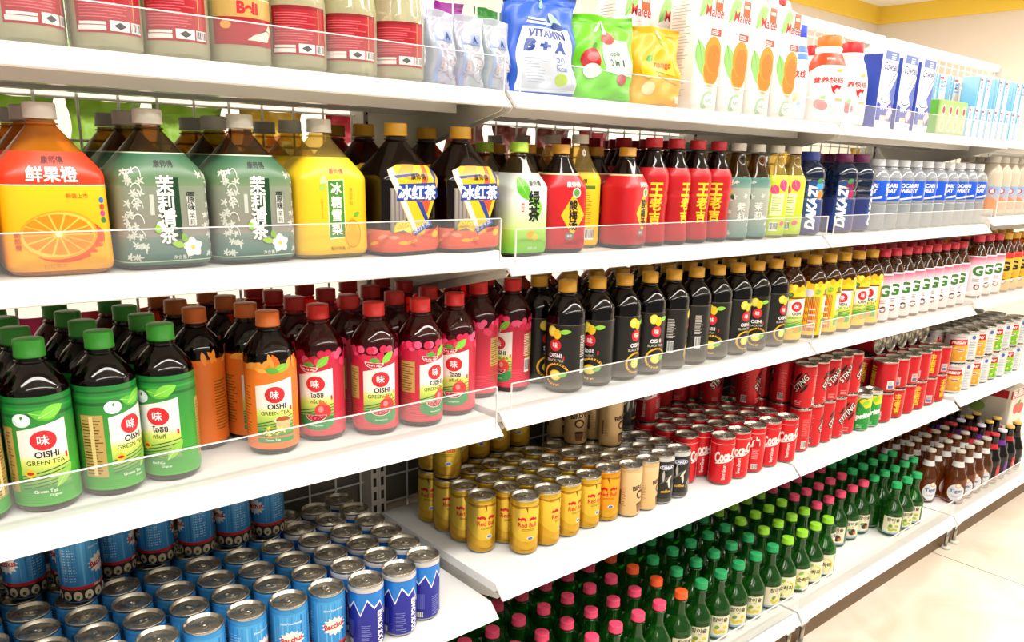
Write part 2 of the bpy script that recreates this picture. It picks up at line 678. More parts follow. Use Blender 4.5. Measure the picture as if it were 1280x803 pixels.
def gondola(k, label):
    x0, x1 = (k - 1) * BAY, k * BAY
    root = bpy.data.objects.new('gondola_shelf', None)
    root.location = ((x0 + x1) / 2, 0.2, 0)
    root['label'], root['category'], root['group'] = label, 'shelf', 'bays of the white shelving run'
    COL.objects.link(root)
    ox, oy = root.location.x, root.location.y

    def child(mb_, name, parent=root):
        mb_.v = [(a - ox, b - oy, c) for a, b, c in mb_.v]
        return mb_.obj(name, parent)

    # slotted half uprights at both ends of the bay
    for xx in (x0 + 0.0093, x1 - 0.0093):
        u = MB()
        u.box(xx - 0.009, xx + 0.009, BACK, BACK + 0.05, 0, 1.70, POST)
        z = 0.1
        while z < 1.66:
            for dx in (0.0,):
                u.box(xx + dx - 0.0035, xx + dx + 0.0035, BACK - 0.0008, BACK + 0.001, z, z + 0.02, DARKM)
            z += 0.032
        child(u, 'upright')
    # wire grid back and top rail
    g = MB()
    n = 16
    for i in range(n + 1):
        xx = x0 + 0.03 + (BAY - 0.06) * i / n
        g.rod((xx, BACK + 0.025, 0.14), (xx, BACK + 0.025, 1.685), 0.0022, WIRE, 6)
    z = 0.14
    while z < 1.69:
        g.rod((x0 + 0.02, BACK + 0.029, z), (x1 - 0.02, BACK + 0.029, z), 0.0022, WIRE, 6)
        z += 0.0635
    child(g, 'wire_grid')
    p = MB()
    p.box(x0 + 0.02, x1 - 0.02, BACK + 0.034, BACK + 0.040, 0.09, 0.80, SHADEM)  # added board that darkens the space behind the lower shelves
    child(p, 'added_shade_panel')
    for z in (1.41, 1.16, 0.80):
        p = MB()
        p.box(x0 + 0.02, x1 - 0.02, BACK + 0.05, BACK + 0.40, z - 0.02, z, PAINT)
        child(p, 'rear_shelf')
    r = MB()
    r.box(x0 + 0.02, x1 - 0.02, BACK + 0.012, BACK + 0.04, 1.685, 1.712, PAINT)
    child(r, 'top_rail')
    a, b = x0 + 0.005, x1 - 0.005
    for i, zb in enumerate(ZB[k]):
        zt = zb + 0.027
        s = MB()
        # slanted price lip, ridge, plate, underside return
        s.prism([(0.0, zb), (0.003, zb + 0.0015), (0.026, zt - 0.003), (0.026, zt - 0.0003), (0.022, zt - 0.0003), (-0.003, zb + 0.002)], a, b, PAINT)
        s.prism([(0.024, zt - 0.018), (0.024, zt), (BACK - 0.004, zt), (BACK - 0.004, zt - 0.018)], a, b, PAINT)
        s.box(a + 0.03, b - 0.03, 0.10, 0.125, zt - 0.034, zt - 0.018, RAILP)
        s.box(a + 0.03, b - 0.03, 0.215, 0.24, zt - 0.034, zt - 0.018, RAILP)
        sh = child(s, 'shelf')
        for xx in (a + 0.003, b - 0.006):
            q = MB()
            q.prism([(0.030, zt - 0.019), (0.012, zb + 0.004), (0.02, zb - 0.004), (BACK - 0.004, zb - 0.10), (BACK - 0.004, zt - 0.019)], xx, xx + 0.003, POST)
            child(q, 'bracket', sh)
        gh = {0: 0.045, 1: 0.052 if k == 0 else 0.048, 2: 0.062 if k == 0 else 0.054, 3: 0}[i]
        if gh:
            q = MB()
            ga, gb = a + 0.012, b - 0.012
            g0, g1, gz = 0.004, 0.0062, zb + 0.0125
            q.box(ga, gb, g0, g1, gz, zt + gh, ACRYL)
            q.box(ga, gb, g0 - .0003, g1 + .0003, zt + gh, zt + gh + 0.0012, EDGE)
            q.box(ga - 0.0012, ga, g0 - .0003, g1 + .0003, gz, zt + gh, EDGE)
            q.box(gb, gb + 0.0012, g0 - .0003, g1 + .0003, gz, zt + gh, EDGE)
            child(q, 'clear_guard', sh)
    # bottom deck
    s = MB()
    yf = -0.06
    s.prism([(yf, 0.082), (yf + 0.003, 0.0815), (yf + 0.018, DECK - 0.004), (yf + 0.018, DECK - 0.0004), (yf + 0.014, DECK - 0.0004), (yf - 0.003, 0.084)], a, b, PAINT)
    s.box(a, b, yf + 0.016, BACK, DECK - 0.02, DECK, PAINT)
    sh = child(s, 'base_deck')
    if k:
        q = MB()
        q.box(a + 0.012, b - 0.012, yf + 0.018, yf + 0.0205, DECK, DECK + 0.06, ACRYL)
        q.box(a + 0.012, b - 0.012, yf + 0.0177, yf + 0.0208, DECK + 0.06, DECK + 0.0612, EDGE)
        child(q, 'clear_guard', sh)
    q = MB()
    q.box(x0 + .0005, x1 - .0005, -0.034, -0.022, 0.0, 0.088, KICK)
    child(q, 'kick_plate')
    for xx in (a + 0.03, b - 0.03):
        q = MB()
        q.box(xx - 0.02, xx + 0.02, yf + 0.006, -0.0345, 0.066, 0.088, PAINT)
        q.rod((xx, yf + 0.012, 0.008), (xx, yf + 0.012, 0.07), 0.006, STEEL, 10)
        q.rod((xx, yf + 0.009, 0.0), (xx, yf + 0.009, 0.009), 0.015, POST, 14)
        child(q, 'levelling_foot')
    return root


gondola(0, 'white shelving bay at far left with big orange juice bottles')
gondola(1, 'white shelving bay in the middle holding gold cans and black tea')
gondola(2, 'white shelving bay right of middle with blue-labelled clear water bottles')
gondola(3, 'white shelving bay at far right with brown beer bottles at bottom')
#PRODUCTS#
# ------------------------------------------------------------------ product helpers
def bottle(name, cat, body, liquid, art, cap_r, cap_z0, cap_z1, cap_col, lab=None, ribs=0, ring=True):
    t = Tmpl(name, cat)
    mb = MB()
    body.solid(mb, liquid)
    t.part('bottle', mb)
    for one in (art if isinstance(art, (list, tuple)) else [art]):
        mb = MB()
        one.build(mb, FILM)
        t.part('printed_label', mb, lab)
    mb = MB()
    R = cap_r
    pr = [(cap_z0, R * .97), (cap_z0, R), (cap_z0 + .003, R * 1.01), (cap_z0 + .0034, R * .985), (cap_z1 - .002, R * .98), (cap_z1 - .0005, R * .95), (cap_z1, R * .88)]
    cb = Body(pr, 28)
    cb.solid(mb, PLAS, cap_col)
    if ring:
        Body([(cap_z0 - .006, R * .8), (cap_z0 - .006, R * 1.02), (cap_z0 - .004, R * 1.02), (cap_z0 - .004, R * .8)], 28).solid(mb, liquid)
    t.part('cap', mb)
    return t


def can(name, r, h, art_fn, tin=None, cat='can', body_col='#cccccc', rim=.985):
    tin = tin or TIN
    t = Tmpl(name, cat)
    mb = MB()
    b = Body([(0, r * .78), (.002, r * .84), (.0045, r * .93), (.010, r), (h * .5, r), (h - .009, r), (h - .0055, r * .985), (h - .004, r * rim * .97)], 44)
    Body([(0, r * .78), (.002, r * .84), (.0045, r * .935)], 44).solid(mb, STEEL, top=False)
    Body([(.0045, r * .93), (.010, r), (h - .009, r), (h - .0055, r * .985), (h - .004, r * rim * .97)], 44).solid(mb, tin, body_col, False, False)
    a = Art(b, .00012)
    art_fn(a, r, h)
    a.build(mb, tin)
    t.part('body', mb)
    l = MB()
    Body([(h - .0045, r * rim * .95), (h - .0035, r * rim), (h, r * rim), (h + .0006, r * rim * .975), (h, r * rim * .94), (h - .0048, r * rim * .895), (h - .0055, r * rim * .86), (h - .0038, r * rim * .79)], 40).solid(l, STEEL, bottom=False)
    tab = MB()
    zt = h - .0036
    k = r / .03
    n = 16
    v, f = [], []
    for zz in (zt, zt + .0014):
        for (ra, rb, cy) in ((.0065, .0105, .001), (.0035, .0042, .0045)):
            for i in range(n):
                v.append((k * ra * math.cos(2 * PI * i / n), k * (cy + rb * math.sin(2 * PI * i / n)), zz))
    for i in range(n):
        j = (i + 1) % n
        f += [(2 * n + i, 2 * n + j, 3 * n + j, 3 * n + i), (i, j, 2 * n + j, 2 * n + i), (n + j, n + i, 3 * n + i, 3 * n + j)]
    tab.add(v, f, STEEL, (1, 1, 1), False)
    tab.rod((0, -.003 * k, zt), (0, -.003 * k, zt + .002), .0028 * k, STEEL, 10)
    # scored mouth outline
    m_ = Art(Lid(h - .0037), .0)
    m_.arcband(0, -.010 * k, .0085 * k, .0075 * k, .16, '#77746c', 0, 2 * PI)
    m_.build(l, TIN)
    t.part('lid', l, None, [('pull_tab', tab, None)])
    return t


def stripes_can(a, h, cols):
    for z0, z1, c in cols:
        a.wrap(z0, z1, c)


# ------------------------------------------------------------------ half-litre tea bottles
TR = .0375


def tea_profile():
    return cr([(0, .030), (0, .030), (.003, .0345), (.010, .0373), (.018, TR), (.018, TR), (.142, TR), (.142, TR), (.150, .0369), (.160, .0330), (.172, .0250), (.181, .0165), (.186, .0145), (.189, .0140), (.189, .0140)], 3)


def tea_art(kind):
    b = Body(tea_profile())
    a = Art(b)
    C = b.per
    if kind == 'green':
        a.wrap(.010, .147, '#3fae2e', '#1f7a34')
        for i in range(12):
            a.wrap(.014 + i * .0028, .0150 + i * .0028, '#2a8f33')
        a.wrap(.122, .126, '#176028').wrap(.131, .134, '#2f9a3a').wrap(.138, .1405, '#14582a')
    elif kind == 'orange':
        a.wrap(.010, .138, '#f0782a', '#f07a22')
        R = random.Random(5)
        for i in range(26):
            x = -C / 2 + C * i / 26
            a.force = 1 + i % 3
            a.leaf(x, .128 + R.uniform(-.004, .006), .022, .004, R.uniform(.2, 2.9), R.choice(['#ff9a38', '#f5661c', '#ffb04a']))
    elif kind == 'pomegranate':
        a.wrap(.010, .132, '#d23448', '#bf1f3e')
        for i in range(9):
            a.wrap(.014 + i * .0036, .0152 + i * .0036, '#dc5262')
        R = random.Random(9)
        for i in range(46):
            a.force = 2 + i % 3
            a.ell(-C / 2 + C * i / 46, .133 + R.uniform(-.011, .009), .0062, .0062, R.choice(['#d81f4a', '#e8416a', '#c01238', '#ee5a86']), 12)
    elif kind == 'black':
        a.wrap(.022, .130, '#1b1a18', '#141312')
        a.wrap(.008, .022, '#6a645c', '#2a2622')
        a.wrap(.130, .1315, '#57524a')
    elif kind == 'yellow':
        a.wrap(.010, .140, '#f2c21a', '#f6cf2a')
        R = random.Random(4)
        for i in range(22):
            a.force = 1 + i % 3
            a.ell(-C / 2 + C * i / 22, .137 + R.uniform(-.004, .006), .0075, .0075, R.choice(['#f8d21e', '#f6e04a', '#e9b414', '#8fc030']), 12)
    a.force = None
    for side, thai in ((0.0, False), (C / 2, True)):
        s0 = side
        if kind == 'black':
            a.ell(s0, .092, .0115, .0115, '#d6202a')
            a.text('味', s0, .092, .0105, '#ffffff', .012)
            a.text('โออิชิ' if thai else 'OISHI', s0, .0725, .008, '#f2f2f0', .025)
            a.text('แบล็คที' if thai else 'BLACK TEA', s0, .063, .0048, '#e6e0d0')
            a.rect(s0 + .016, .064, s0 + .0185, .072, '#d6202a')
            a.arcband(s0 + .004, .036, .026, .022, .16, '#f2b520', .3, 5.0)
            a.ell(s0 + .002, .035, .012, .010, '#f3d22c')
            a.ell(s0 + .002, .035, .009, .0075, '#f8ea70')
            a.leaf(s0 + .008, .034, .018, .005, .3, '#7cc23a')
            a.ell(s0 - .008, .118, .0095, .0100, '#f3cf2a')
            a.ell(s0 - .008, .118, .007, .0075, '#f9e667')
            a.ell(s0 + .003, .113, .0075, .0095, '#f0c320')
            a.leaf(s0 + .006, .117, .024, .0045, .1, '#8fd03c', '#4d9a28')
            continue
        P = [(s0 - .028, .036), (s0 + .027, .036), (s0 + .027, .117), (s0 - .028, .106)]
        a.poly(P, '#efece4')
        a.rect(s0 - .028, .030, s0 + .027, .066, '#1f8a3a', '#d8e66a')
        a.rect(s0 - .028, .066, s0 + .027, .074, '#d8e66a', '#efeccf')
        for i in range(5):
            a.poly([(s0 - .028, .032 + i * .004), (s0 + .027, .040 + i * .005), (s0 + .027, .0412 + i * .005), (s0 - .028, .0334 + i * .004)], '#126b3c')
        a.ell(s0, .093, .0145, .0125, '#d3222c')
        a.text('味', s0 - .0005, .0933, .0125, '#ffffff', .012)
        a.text('โออิชิ' if thai else 'OISHI', s0 + .002, .0755, .0082, '#15130f', .03)
        a.text('กรีนที' if thai else 'GREEN TEA', s0, .0655, .0058, '#1d2a16', .006)
        a.rect(s0 + .0225, .067, s0 + .0255, .074, '#cf2430')
        a.lines(s0 - .062, .030, s0 - .036, .108, 17, '#7c5a20', .35, 3) if kind != 'yellow' else None
        if kind == 'green':
            a.rect(s0 - .0625, .028, s0 - .034, .110, '#c2a05a')
            a.lines(s0 - .061, .032, s0 - .036, .106, 18, '#6a4c1c', .35, 3)
            a.rect(s0 - .051, .03, s0 - .046, .108, '#ead08c')
            a.ell(s0 - .021, .119, .0105, .0085, '#dfeaf2')
            a.ell(s0 - .021, .121, .0068, .0058, '#ffffff')
            a.leaf(s0 - .021, .120, .005, .0016, 1.3, '#3e8a30')
            a.leaf(s0 - .012, .128, .030, .0065, -.30, '#57b837', '#b9e27c')
            a.leaf(s0 - .002, .121, .031, .0075, .42, '#7ccf44', '#c8ec8a')
            a.poly([(s0 - .025, .052), (s0 - .018, .059), (s0 - .011, .052), (s0 - .018, .046)], '#f3c21e')
            a.ell(s0 - .018, .0525, .004, .002, '#b82a20')
            a.leaf(s0 + .008, .032, .034, .006, .9, '#8ecb4c', '#cfe99a')
            a.text('ต้นตำรับ' if thai else 'Green Tea', s0 - .004, .0285, .0042, '#f4f4ec', .01)
            a.text('Original', s0 + .006, .0225, .0038, '#f4f4ec', .01)
        elif kind == 'orange':
            a.ell(s0 + .010, .054, .0125, .0065, '#e9e2cc')
            a.ell(s0 + .010, .055, .0105, .0048, '#a8551a')
            a.rect(s0 - .0005, .040, s0 + .0205, .053, '#cdb98a')
            R = random.Random(2)
            for i in range(26):
                a.leaf(s0 - .022 + R.uniform(0, .036), .029 + R.uniform(0, .014), .006, .0012, R.uniform(0, 3), R.choice(['#e8d23c', '#c9b02a', '#f2e26a']))
            a.rect(s0 - .028, .020, s0 + .027, .0275, '#2f8f4a')
            a.text('Green Tea', s0 - .006, .0245, .0036, '#f6f6f0', .01)
            a.leaf(s0 + .000, .128, .024, .006, .35, '#7fbf3a', '#c6e88a')
            a.leaf(s0 - .012, .131, .020, .005, -.2, '#5fa432')
        elif kind == 'pomegranate':
            a.rect(s0 - .0625, .06, s0 - .036, .112, '#c2a05a')
            a.lines(s0 - .061, .063, s0 - .038, .110, 12, '#6a4c1c', .35, 3)
            a.ell(s0, .0330, .0275, .014, '#2f8f4a')
            a.ell(s0 + .010, .050, .0125, .0125, '#d83a3c')
            a.ell(s0 + .007, .053, .004, .005, '#f0908a')
            a.poly([(s0 + .006, .060), (s0 + .004, .067), (s0 + .009, .064), (s0 + .011, .068), (s0 + .013, .063), (s0 + .017, .066), (s0 + .014, .060)], '#e0683a')
            a.ell(s0 - .001, .044, .0165, .0105, '#f6d8c8', a0=PI, a1=2 * PI)
            a.ell(s0 - .001, .0435, .0150, .0090, '#9c1230', a0=PI, a1=2 * PI)
            R = random.Random(1)
            for i in range(20):
                u = R.uniform(-1, 1)
                a.ell(s0 - .001 + .012 * u, .0425 - R.uniform(0, .0062) * math.sqrt(1 - u * u * .9), .0012, .0012, '#ef6a80', 8)
            a.text('Pomegranate', s0, .0265, .0034, '#eef6e8')
            a.ell(s0 - .010, .1205, .0150, .0095, '#f2e2d4', a0=PI, a1=2 * PI, tilt=-.1)
            a.ell(s0 - .010, .1195, .0130, .0078, '#c01c40', a0=PI, a1=2 * PI, tilt=-.1)
            for i in range(14):
                u = R.uniform(-1, 1)
                a.ell(s0 - .010 + .010 * u, .1185 - R.uniform(0, .005), .0011, .0011, '#ffd0d4', 8)
            a.leaf(s0 + .002, .119, .026, .006, .72, '#7fcf3c', '#c6ec8a')
            a.leaf(s0 - .018, .1245, .018, .004, -.1, '#4fa53a')
        elif kind == 'yellow':
            a.rect(s0 - .028, .028, s0 + .027, .048, '#3fae3a')
            a.ell(s0 + .004, .036, .010, .0085, '#f39a1c')
            a.ell(s0 - .012, .032, .008, .007, '#f6b52c')
            a.rect(s0 - .030, .112, s0 + .030, .1165, '#7a4a30')
            a.ell(s0 - .02, .122, .007, .006, '#5a4a28')
            a.ell(s0 - .02, .122, .004, .0035, '#4fae4a')
    if kind == 'yellow':
        for q in (C * .25, C * .75):
            a.rect(q - .020, .020, q + .020, .098, '#b31d26')
            a.rect(q - .020, .098, q + .020, .1085, '#7a4a30')
            a.lines(q - .006, .030, q + .016, .090, 4, '#f2d8c8', .25, 6)
            for i in range(3):
                a.ell(q - .012, .040 + i * .018, .005, .005, '#f2c21a')
            a.ell(q - .010, .118, .013, .010, '#d8dce8')
            a.ell(q + .012, .121, .009, .007, '#5fb43a')
    # small print and a bar code between the two faces
    for q in (() if kind == 'yellow' else (C * .25,)):
        a.bars(q - .006, .038, q + .008, .064)
        a.lines(q - .008, .070, q + .010, .112, 13, '#d8d2c4' if kind in ('black', 'green') else '#fbe6d0', .4, 8)
    return b, a


if True:
    TEA_T = {}
    for kind, liq, cap in (('green', TEA, '#38a32c'), ('orange', TEA, '#e8752a'), ('pomegranate', REDT, '#d8231c'), ('black', BTEA, '#e3a526'), ('yellow', AMBER, '#e3a92a')):
        b, a = tea_art(kind)
        TEA_T[kind] = bottle('tea_bottle', 'bottle', b, liq, a, .0172, .189, .210, cap)

    def column(t, X, ys, z, desc, colname, group, rots=None, skip=(), r0=0):
        for j, y in enumerate(ys):
            if j in skip:
                continue
            rz = (face(X, y, rots[j]) if rots and j < len(rots) else random.choice((0, PI)) + random.uniform(-.5, .5))
            t.put(X, y, z, rz, '%s, %s, %s' % (desc, rowname(j + r0), colname), group)

    # shelf of tea bottles, left bay
    z3 = ZT[0][2]
    cols = [('green', -.757, .083, -.9), ('green', -.678, .083, .05), ('green', -.600, .087, .75), ('green', -.5235, .093, PI - .35),
            ('orange', -.4465, .185, 2.2), ('orange', -.3695, .105, .12), ('pomegranate', -.283, .118, PI - .2), ('pomegranate', -.200, .092, .25),
            ('pomegranate', -.118, .083, .72), ('pomegranate', -.036, .100, PI + .0)]
    desc = {'green': 'green-capped bottle of green tea', 'orange': 'orange-capped bottle of tea', 'pomegranate': 'red-capped bottle of pomegranate tea'}
    side = {'green': ['by the left edge', 'second column from left', 'third column from left', 'beside the orange-capped bottles'],
            'orange': ['beside the green caps', 'beside the red caps'],
            'pomegranate': ['beside the orange-capped bottles', 'second red column from left', 'third red column from left', 'left of the bay joint']}
    cnt = {}
    for kind, X, y0, r0 in cols:
        i = cnt.get(kind, 0)
        cnt[kind] = i + 1
        ys = [y for y in (y0 + .0785 * j for j in range(5)) if y < .379]
        first = 1 if y0 > .15 else 0
        column(TEA_T[kind], X, ys, z3, desc[kind], side[kind][i], '%s-capped tea bottles on the left bay' % {'green': 'green', 'orange': 'orange', 'pomegranate': 'red'}[kind], [r0], r0=first)

    z3 = ZT[1][2]
    for i, (X, y0) in enumerate(((.046, .138), (.1245, .136))):
        ys = [y0 + .0785 * j for j in range(3)]
        column(TEA_T['pomegranate'], X, ys, z3, 'red-capped bottle of pomegranate tea', 'right of the joint, %s column' % ORD[i], 'red-capped tea bottles right of the joint', [PI - .8, -.65][i:i + 1])
    bx = [.2040, .2850, .3625, .4400, .5175, .5950, .6725, .7500, .8275, .9060]
    rr = [-.5, PI - .25, .9, .6, -1.5, -1.2, PI - .1, .85, .3, .9]
    for i, X in enumerate(bx):
        column(TEA_T['black'], X, [.070 + .0785 * j for j in range(4)], z3, 'yellow-capped black tea bottle', '%s column from left' % ORD[i], 'black tea bottles with yellow caps', [rr[i]])
    z3 = ZT[1][2]
    yx = [.9835, 1.084, 1.1610, 1.238, 1.3150, 1.392]
    yr_ = [.6, 1.75, 1.55, .2, .7, .1]
    for i, X in enumerate(yx):
        column(TEA_T['yellow'], X, [.070 + .0785 * j for j in range(3)], ZT[2][2], 'yellow-labelled tea bottle', '%s column from left' % ORD[i], 'yellow-labelled tea bottles', [yr_[i]])
        if i:
            TEA_T['pomegranate'].put(X, .306, ZT[2][2], random.uniform(-3, 3), 'red-capped bottle behind the yellow-labelled ones, %s from left' % ORD[i - 1], 'red-capped bottles behind the yellow-labelled ones')

    # fruit tea with a big leaf-green G
    def g_art(kind):
        b = Body(cr([(0, .028), (0, .028), (.003, .0305), (.010, .0326), (.016, .0330), (.016, .0330), (.135, .0330), (.135, .0330), (.140, .0318), (.165, .022), (.178, .0145), (.186, .0135), (.186, .0135)], 3))
        a = Art(b)
        if kind == 'pink':
            a.wrap(.008, .110, '#f0dcdc', '#f6eef2').wrap(.110, .140, '#f3d0dc', '#e0285a').wrap(.137, .141, '#f7e6ea')
            fg, sub = '#3a7a2a', '#6a2a22'
        else:
            a.wrap(.008, .120, '#f5a21c', '#f8b63a').wrap(.120, .140, '#e2382c')
            fg, sub = '#17371c', '#7a5a10'
        C = b.per
        for s0 in (0, C / 2):
            a.text('G', s0, .092, .034, fg, .05, w=.036)
            a.ell(s0 + .002, .038, .010, .010, sub)
            a.ell(s0 + .002, .038, .005, .005, '#f4ece4')
            a.ell(s0 + C / 4, .03, .014, .016, '#ea8a7a' if kind == 'pink' else '#d8dc5a')
            a.leaf(s0 + C / 4, .075, .02, .006, 1.1, '#4c8a34')
            a.lines(s0 - .015, .056, s0 + .015, .068, 3, sub, .35, 4)
        return b, a
    GT = {}
    for kind, cap in (('pink', '#d8283c'), ('orange', '#e3a92a')):
        b, a = g_art(kind)
        GT[kind] = bottle('fruit_tea_bottle', 'bottle', b, AMBER, a, .0168, .186, .207, cap)
    gx = [1.4655 + .0678 * i for i in range(9)]
    for i, X in enumerate(gx):
        column(GT['pink'], X, [.070 + .078 * j for j in range(4 if i < 8 else 3)], ZT[2][2], 'pink fruit tea bottle with green letter', '%s column from left' % ORD[i], 'pink fruit tea bottles with red caps', [.35 + random.uniform(-.15, .35)])
    for i, X in enumerate((2.12, 2.205, 2.287)):
        column(GT['pink'], X, [.062, .14], ZT[3][2], 'pink fruit tea bottle past the last joint', '%s column' % ORD[i], 'pink fruit tea bottles in the far bay', [.45])
    for i, X in enumerate((2.372, 2.452, 2.532, 2.61)):
        column(GT['orange'], X, [.062, .14, .218], ZT[3][2], 'orange fruit tea bottle in the far bay', '%s column' % ORD[i], 'orange fruit tea bottles in the far bay', [.3])
    for i, X in enumerate((2.12, 2.2, 2.287)):
        column(GT['orange'], X, [.218, .296], ZT[3][2], 'yellow-capped bottle behind far pink bottles', '%s column' % ORD[i], 'yellow-capped bottles behind the far pink ones', [.3])


# ------------------------------------------------------------------ big square one-litre bottles
def big_body(hx=.0562, hy=.047, h=.19):
    k = h / .19
    return Body(cr([(0, hx * .86, hy * .84, 4), (0, hx * .86, hy * .84, 4), (.004 * k, hx * .95, hy * .95, 4.5), (.012 * k, hx, hy, 5), (.012 * k, hx, hy, 5), (.060 * k, hx * .985, hy * .985, 5), (.108 * k, hx * .975, hy * .975, 5), (.108 * k, hx * .975, hy * .975, 5),
                    (.118 * k, hx * .93, hy * .93, 4.2), (.142 * k, hx * .60, hy * .62, 3), (.162 * k, hx * .32, .0165, 2.2), (.166 * k, .0150, .0150, 2), (.171 * k, .0145, .0145, 2), (.171 * k, .0145, .0145, 2)], 3), 48)


BRAND = '康师傅'


def big_art(kind, b, hx):
    a = Art(b, .00025)
    w = hx * 1.7
    C = b.per
    sides = (0.0, C / 2)
    if kind == 'orange':
        a.wrap(.006, .100, '#f2a416', '#f7c41e').wrap(.1005, .137, '#ea3a1e', '#ee4622').wrap(.1, .1012, '#f6ead0')
        for s in sides:
            a.text(BRAND, s, .128, .0085, '#5a1408', .03)
            a.text('鲜果橙', s - .003, .1125, .0165, '#fff6ee', .03)
            a.ell(s + .006, .039, .0400, .0235, '#e8541c', tilt=.16)
            a.ell(s - .003, .046, .0405, .0270, '#f6a01c', tilt=.12)
            a.ell(s - .003, .0462, .0378, .0247, '#f9c452', tilt=.12)
            for i in range(14):
                g = 2 * PI * (i + .5) / 14
                P = [(s - .003 + .005 * math.cos(g), .0465 + .003 * math.sin(g))]
                for d in (-.19, -.09, .09, .19):
                    P.append((s - .003 + .0355 * math.cos(g + d), .0465 + .0225 * math.sin(g + d)))
                a.poly(P, '#f08a12')
            a.ell(s - .003, .0465, .0035, .0024, '#fbe9b0')
            a.text('新装上市', s + .020, .089, .0055, '#e06018', .01)
            for i, c in enumerate(('#2a78b8', '#e04a2a', '#c03a8a', '#2f7a3a')):
                a.ell(s + .0465, .084 - i * .0075, .0034, .0034, c)
            a.text('酷酷橙', s - .044, .040, .0062, '#e0521c', .01, vert=True)
            a.text('粒粒果肉', s - .010, .0115, .0055, '#d87c10', .0)
    elif kind == 'jasmine':
        a.wrap(.006, .040, '#3a6a62', '#76867c').wrap(.040, .100, '#8e867e', '#84907a').wrap(.100, .138, '#738e68', '#2c664a')
        a.wrap(.1375, .139, '#cfdcc0').wrap(.0095, .0108, '#c9d8b8')
        for s in sides:
            a.text(BRAND, s, .126, .0085, '#17241c', .03)
            a.rect(s - .008, .036, s + .015, .110, '#173f24')
            a.text('茉莉清茶', s - .002, .072, .0205, '#fbf8ee', .032, vert=True, gap=.97)
            a.text('原味', s + .028, .083, .010, '#1a211c', .02, vert=True, gap=.95)
            a.rect(s + .023, .052, s + .033, .088, '#d8dad2')
            a.text('原味', s + .028, .079, .0085, '#1a211c', .02, vert=True, gap=1.0)
            a.text('茉莉', s + .028, .0605, .007, '#2a332c', .0, vert=True)
            a.rect(s - .0215, .066, s - .0165, .090, '#c4c8be')
            R = random.Random(11)
            for x0 in (-.042, .050, -.047, .056, -.036):
                for i in range(9):
                    z = .016 + i * .0125 + R.uniform(-.003, .003)
                    x = x0 + .006 * math.sin(i * 1.3) + R.uniform(-.003, .003)
                    for g in range(5):
                        a.leaf(s + x, z, R.uniform(.0035, .0065), .0011, g * 1.257 + i, '#cfd3c8')
            for i in range(6):
                a.arcband(s - .036, .020 + i * .018, .007, .012, .12, '#dfe4d8', 0, 2.6)
            for g in range(5):
                a.leaf(s + .026, .026, .013, .0055, g * 1.257 + .4, '#f6f6ee')
            a.ell(s + .026, .026, .0028, .0028, '#e6c84a')
            a.leaf(s + .016, .028, .016, .004, 2.9, '#9cc63c')
            a.leaf(s + .018, .032, .012, .004, 1.9, '#7fae34')
            a.ell(s - .011, .052, .005, .0065, '#f2f2dc')
            a.leaf(s - .013, .044, .011, .004, 1.8, '#8fcc3a')
            a.text('净含量1L', s + .012, .0145, .005, '#e6ece2', .01)
    elif kind == 'pear':
        a.wrap(.006, .139, '#f2bb1a', '#f8d028')
        for s in sides:
            a.text(BRAND, s + .002, .120, .0075, '#a03418', .02)
            a.poly([(s - .0125, .027), (s + .0135, .029), (s + .0125, .110), (s - .0135, .108)], '#e8e6c0')
            a.poly([(s - .0112, .029), (s + .0122, .0305), (s + .0112, .1085), (s - .0122, .1065)], '#4a8a2a')
            a.text('冰糖雪梨', s, .069, .0155, '#fdfbf0', .03, vert=True, gap=1.2)
            a.text('清润平和', s + .023, .086, .0055, '#8a6a14', .0, vert=True)
            a.text('冰糖雪梨汁饮品', s - .022, .070, .0035, '#a5801c', .0, vert=True)
            a.ell(s + .024, .030, .012, .0125, '#f2a814')
            a.ell(s + .024, .046, .0065, .010, '#f2a814')
            a.arcband(s + .024, .034, .013, .020, .10, '#d88410', 0, 6.28)
            a.leaf(s + .026, .058, .012, .0035, .5, '#76b23a')
            a.leaf(s - .022, .100, .016, .005, 1.2, '#dfe9a0')
            a.leaf(s - .026, .094, .014, .005, .7, '#a8c850')
            a.text('梨汁饮品 1L', s + .004, .0145, .0052, '#a06a10', .01)
    elif kind == 'icetea':
        a.wrap(.006, .038, '#e0503a', '#f07a5c')
        R = random.Random(6)
        for i in range(22):
            a.leaf(-C / 2 + C * i / 22, R.uniform(.012, .032), .02, .0028, R.uniform(-.6, .9), R.choice(['#f0a08a', '#c83a28', '#f7b830', '#e86a50']))
        for s in sides:
            a.rect(s - w / 2 + .003, .034, s - .018, .098, '#8a827c', '#a09a96')
            for i in range(4):
                a.rect(s - .046 + i * .007, .036, s - .044 + i * .007, .096, '#6e645e')
            a.poly([(s - 0.0519, .124), (s - 0.0354, .131), (s + 0.0425, .131), (s + 0.0543, .120), (s + 0.0142, .030), (s - 0.0047, .030)], '#f6bd1c')
            a.poly([(s - 0.0519, .124), (s - 0.0425, .128), (s + 0.0047, .034), (s - 0.0047, .034)], '#f3ecd8')
            a.poly([(s + 0.0212, .131), (s + 0.0307, .131), (s + 0.0212, .100), (s + 0.0094, .100)], '#f0642a')
            a.poly([(s - 0.0236, .1315), (s + 0.0047, .1315), (s - 0.0094, .110), (s - 0.0354, .116)], '#f59a20')
            a.poly([(s + 0.0354, .118), (s + 0.0472, .131), (s + 0.0519, .128), (s + 0.0378, .104)], '#27408e')
            a.poly([(s - 0.0401, .116), (s + 0.0071, .120), (s + 0.0047, .117), (s - 0.0354, .112)], '#27408e')
            a.poly([(s + 0.0000, .080), (s + 0.0118, .078), (s + 0.0260, .048), (s + 0.0212, .044)], '#27408e')
            a.poly([(s + 0.0094, .082), (s + 0.0307, .084), (s + 0.0212, .060)], '#e8502a')
